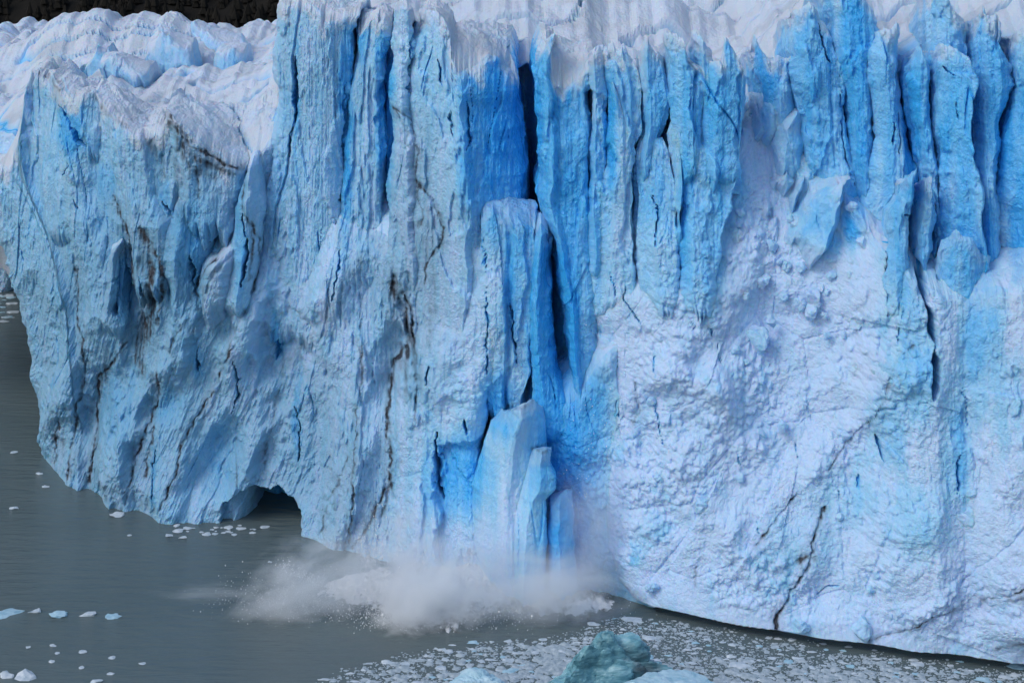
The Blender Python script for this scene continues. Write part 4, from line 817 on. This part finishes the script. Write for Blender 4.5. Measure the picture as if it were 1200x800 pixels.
def berg(name, label, px, py, w, h, d, mat, seed, jag=.3, peak=.0):
    me = chunk_mesh(name, seed, 1.0, 6, 0)
    V = np.zeros(len(me.vertices)*3, f32); me.vertices.foreach_get('co', V); V = V.reshape(-1, 3)
    a = V[:, 0]*2.2 + V[:, 1]*1.1; b = V[:, 2]*2.4 + V[:, 1]*1.3
    r = 1 + jag*(.75*facets(a*1.1, b*1.1, seed % 30, 1.3, .5) + .30*facets(a*3, b*3, seed % 30 + 2, 1.3, .6) + .12*facets(a*8, b*8, seed % 30 + 4, 1.2, .7) + .05*fbm(a*9, b*9, 4, seed % 20)) - jag*.55
    V = V*r[:, None]
    V[:, 2] *= 1 + peak*np.exp(-((V[:, 0]-.1)/.6)**2)
    x, y, z = on_water(px, py); k = y/FPX
    V = V*np.array([w/2*k, d/2, h*k])
    me.vertices.foreach_set('co', V.ravel()); me.polygons.foreach_set('use_smooth', np.zeros(len(me.polygons), bool)); me.update()
    o = link(name, me, mat, label=label, category='ice chunk', group='big lumps of ice at the bottom edge')
    o.location = (x, y, 0)
    return o
berg('bergy_bit', 'dark teal glassy lump of ice with dirty grey flanks at the bottom edge', 694, 808, 138, 46, 8, TEAL, 41, .62, .25)
berg('bergy_bit', 'pale white blue lump cut by the bottom edge before the teal one', 768, 826, 150, 40, 7, BLUEFLOE, 43, .4)
berg('bergy_bit', 'low pale lump at the bottom edge left of the teal one', 558, 812, 60, 20, 4, BLUEFLOE, 45, .4)

# ---------------------------------------------------------------- wave and spray
def make_foam():
    m, nt, ns, ls, b = mat_new('churned white water')
    a = N(ns, 'ShaderNodeAttribute', attribute_name='ice'); sep = N(ns, 'ShaderNodeSeparateColor'); ls.new(a.outputs['Color'], sep.inputs[0])
    geo = N(ns, 'ShaderNodeNewGeometry')
    n = N(ns, 'ShaderNodeTexNoise'); n.inputs['Scale'].default_value = 1.3; n.inputs['Detail'].default_value = 8; n.inputs['Roughness'].default_value = .7; ls.new(geo.outputs['Position'], n.inputs[0])
    f = math_n(ns, ls, 'MULTIPLY_ADD', math_n(ns, ls, 'SUBTRACT', n.outputs[0], .5), 2.2, sep.outputs[0], True)
    ls.new(mixc(ns, ls, f, (.09, .11, .11), (.86, .87, .88)), b.inputs['Base Color'])
    ls.new(math_n(ns, ls, 'MULTIPLY_ADD', f, .6, .25), b.inputs['Roughness'])
    bp = N(ns, 'ShaderNodeBump'); bp.inputs['Strength'].default_value = .9; bp.inputs['Distance'].default_value = .3
    ls.new(n.outputs[0], bp.inputs['Height']); ls.new(bp.outputs[0], b.inputs['Normal'])
    return m
FOAMW = make_foam()
def wave():
    front = [(262, 730), (300, 726), (340, 716), (369, 713), (391, 713), (418, 716), (451, 722), (470, 738), (484, 744), (517, 740), (561, 724), (600, 716), (652, 724), (700, 720), (735, 717)]
    crest_h = [(262, -.3), (300, -.2), (350, -.05), (385, .2), (420, .6), (470, 1.0), (520, 1.6), (560, 1.8), (600, 1.6), (650, 1.2), (700, .8), (735, -.2)]
    nx, ny = 620, 150
    px = np.linspace(262, 735, nx)
    fy = np.interp(px, *zip(*front)); fy = np.convolve(np.pad(fy, 14, 'edge'), np.ones(29)/29, 'valid')
    P = np.array([on_water(a, b) for a, b in zip(px, fy)])
    h = np.interp(px, *zip(*crest_h)); h = np.convolve(np.pad(h, 20, 'edge'), np.ones(41)/41, 'valid')
    t = np.linspace(0, 1, ny)[:, None]; run = np.interp(px, [262, 350, 450, 484, 560, 620, 735], [3, 5, 11, 15, 11, 5, 4])[None]
    x0 = np.interp(np.arange(nx), np.arange(nx), P[:, 0])[None]
    X = x0 + 0*t; tongue = 1.6*fbm(x0*.35, x0*0, 3, 121) + 1.1*fbm(x0*1.3, x0*0 + 3, 3, 122)
    Y = P[None, :, 1] + tongue*(1-t) + t*run*1.35
    prof = np.where(t < .7, .18*sstep(0, .08, t) + .82*(t/.7)**1.5, np.cos(np.clip((t-.7)/.3, 0, 1)*np.pi/2)**1.1)
    lump = facets(X/2.1, Y/1.7, 33, 1.1, .7)*.7 + facets(X/.8, Y/.8, 34, 1.1, .7)*.4 + facets(X/.35, Y/.35, 36, 1.1, .7)*.18 + .3*fbm(X*1.2, Y*1.2, 4, 123)
    amp = np.clip(prof*1.3 + .08, 0, 1)*np.clip(h + .25, .0, 1)[None]*.8
    Z = h[None]*prof + (lump - .35)*amp - .18*(1-amp) - .1
    foam = np.clip(1.15 - 1.5*np.clip(t-.55, 0, 1) + .8*fbm(X*.16, Y*.3, 3, 125) - 1.2*sstep(560, 640, px)[None]*sstep(.4, .65, t)*1.0, 0, 1.2)
    col = np.zeros(X.shape + (4,), f32); col[..., 0] = foam*sstep(-.02, .26, t + .28*fbm(X*.55, Y*.55, 4, 127)) - .15*(1 - np.clip(h + .2, 0, 1))[None]
    me = np_mesh('breaking_wave', np.stack([X, Y, Z], -1).reshape(-1, 3), grid_faces(ny, nx), True, col.reshape(-1, 4))
    link('breaking_wave', me, FOAMW, label='white breaking wave thrown up by the falling ice', category='wave')
wave()
def droplets():
    """flying water and ice grit of the splash"""
    rn = np.random.RandomState(8); n = 15000
    src = [(478, 735, 206, 1.9, 1.5, .2, 14), (455, 690, 209, 1.6, 1.5, 2.2, 14), (490, 700, 208, 3.4, 2, 2.4, 22), (440, 640, 212, .8, 1, 1.6, 6), (520, 715, 206, 4.5, 2, 1.2, 20), (400, 705, 208, 4, 2, .8, 12), (560, 712, 207, 4, 2, .6, 10), (330, 705, 208, 4, 2, 1.6, 6), (690, 600, 213, 1.3, 1, 9, 3)] + [(470 + 9*q, 700 - 14*q, 208, .25, .3, .9, 1.6) for q in range(4)] + [(440 - 5*q, 690 - 16*q, 209, .22, .3, .9, 1.6) for q in range(4)] + [(400 - 16*q, 700 - 9*q, 208, .5, .3, .5, 1.2) for q in range(5)] + [(540 + 4*q, 690 - 14*q, 208, .22, .3, .8, 1.0) for q in range(4)] + [(470, 730, 205, 2.2, 1, .4, 6), (650, 700, 209, 4, 1.5, 1.4, 6)]
    wts = np.array([q[-1] for q in src], float); wts /= wts.sum()
    k = rn.choice(len(src), n, p=wts); C0 = np.array([at(q[0], q[1], q[2]) for q in src]); R0 = np.array([q[3:6] for q in src])
    p = C0[k] + rn.normal(size=(n, 3))*R0[k]; p[:, 2] = np.abs(p[:, 2])*.98 + .1
    r = .02 + .05*rn.rand(n)**4 + .10*(rn.rand(n) < .004)
    o = np.array([(1, 0, 0), (-1, 0, 0), (0, 1, 0), (0, -1, 0), (0, 0, 1), (0, 0, -1)], f32)
    fc = np.array([(0, 2, 4), (2, 1, 4), (1, 3, 4), (3, 0, 4), (2, 0, 5), (1, 2, 5), (3, 1, 5), (0, 3, 5)])
    V = (p[:, None] + o[None]*r[:, None, None]*np.array([1, 1, 1.5])).reshape(-1, 3)
    F = (fc[None] + (np.arange(n)*6)[:, None, None]).reshape(-1, 3)
    link('spray_droplets', np_mesh('spray_droplets', V, F, True), simple('white spray', (.82, .84, .86), (.9, .9, .92), 1, .9, 0), kind='stuff', label='flying drops and ice grit thrown up by the splash')
droplets()

def spray_mat(name, dens, scale, thr, seed, col=(.97, .985, 1.0)):
    m = bpy.data.materials.new(name); m.use_nodes = True
    nt = m.node_tree; ns, ls = nt.nodes, nt.links; ns.clear()
    out = ns.new('ShaderNodeOutputMaterial'); v = ns.new('ShaderNodeVolumePrincipled'); ls.new(v.outputs[0], out.inputs['Volume'])
    v.inputs['Color'].default_value = (*col, 1); v.inputs['Anisotropy'].default_value = .1
    tc = ns.new('ShaderNodeTexCoord')
    mp = ns.new('ShaderNodeMapping'); ls.new(tc.outputs['Object'], mp.inputs[0]); mp.inputs['Location'].default_value = (seed, 0, 0)
    ln = ns.new('ShaderNodeVectorMath'); ln.operation = 'LENGTH'; ls.new(tc.outputs['Object'], ln.inputs[0])
    fall = math_n(ns, ls, 'SUBTRACT', 1.0, ln.outputs['Value'], None, True)
    nz = ns.new('ShaderNodeTexNoise'); nz.inputs['Scale'].default_value = scale; nz.inputs['Detail'].default_value = 9; nz.inputs['Roughness'].default_value = .66; nz.inputs['Distortion'].default_value = .6; ls.new(mp.outputs[0], nz.inputs[0])
    q = math_n(ns, ls, 'SUBTRACT', nz.outputs[0], thr)
    q = math_n(ns, ls, 'MULTIPLY_ADD', q, 4.5, math_n(ns, ls, 'MULTIPLY_ADD', fall, 1.1, -.25), True)
    q = math_n(ns, ls, 'MULTIPLY', q, math_n(ns, ls, 'POWER', fall, .8))
    ls.new(math_n(ns, ls, 'MULTIPLY', q, dens), v.inputs['Density'])
    return m
def spray(label, px, py, d, rx, ry, rz, dens, scale, thr, seed, rot=0.0):
    """an ellipsoid of spray centred at photo position px, py at distance d; radii in metres"""
    bm = bmesh.new(); bmesh.ops.create_icosphere(bm, subdivisions=3, radius=1)
    me = bpy.data.meshes.new('spray_cloud'); bm.to_mesh(me); bm.free()
    o = link('spray_cloud', me, spray_mat('spray', dens, scale, thr, seed), kind='stuff', label=label)
    o.location = at(px, py, d); o.scale = (rx, ry, rz); o.rotation_euler = (0, rot, 0)
spray('thick white burst of spray where the ice strikes the water', 505, 697, 205, 8.5, 4.5, 6.0, 1.2, 2.8, .47, 1)
spray('plume of spray thrown up against the buttress', 478, 655, 211, 7.0, 3.5, 7.5, 1.2, 2.8, .50, 2, .3)
spray('low curl of spray breaking forward onto the grey water', 478, 722, 203, 5.0, 3.0, 3.4, 1.2, 3.0, .48, 6)
spray('thin spray drifting left over the dark water', 365, 688, 207, 11.5, 4, 6.8, .85, 2.4, .48, 3, -.3)
spray('faint wisp of spray trailing far to the left', 250, 694, 209, 9, 2.5, 1.4, .3, 2.2, .5, 7)
spray('mist rising between the plume and the toppling slab', 555, 660, 210, 8, 3, 6.5, .36, 2.2, .47, 8)
spray('ice dust hanging in front of the toppling slab', 630, 692, 205.5, 11.5, 3, 5.2, 1.1, 2.0, .45, 4)
spray('ice dust filling the gap right of the toppling slab', 692, 625, 211, 5.2, 2.5, 11, .5, 2.0, .45, 5, .05)
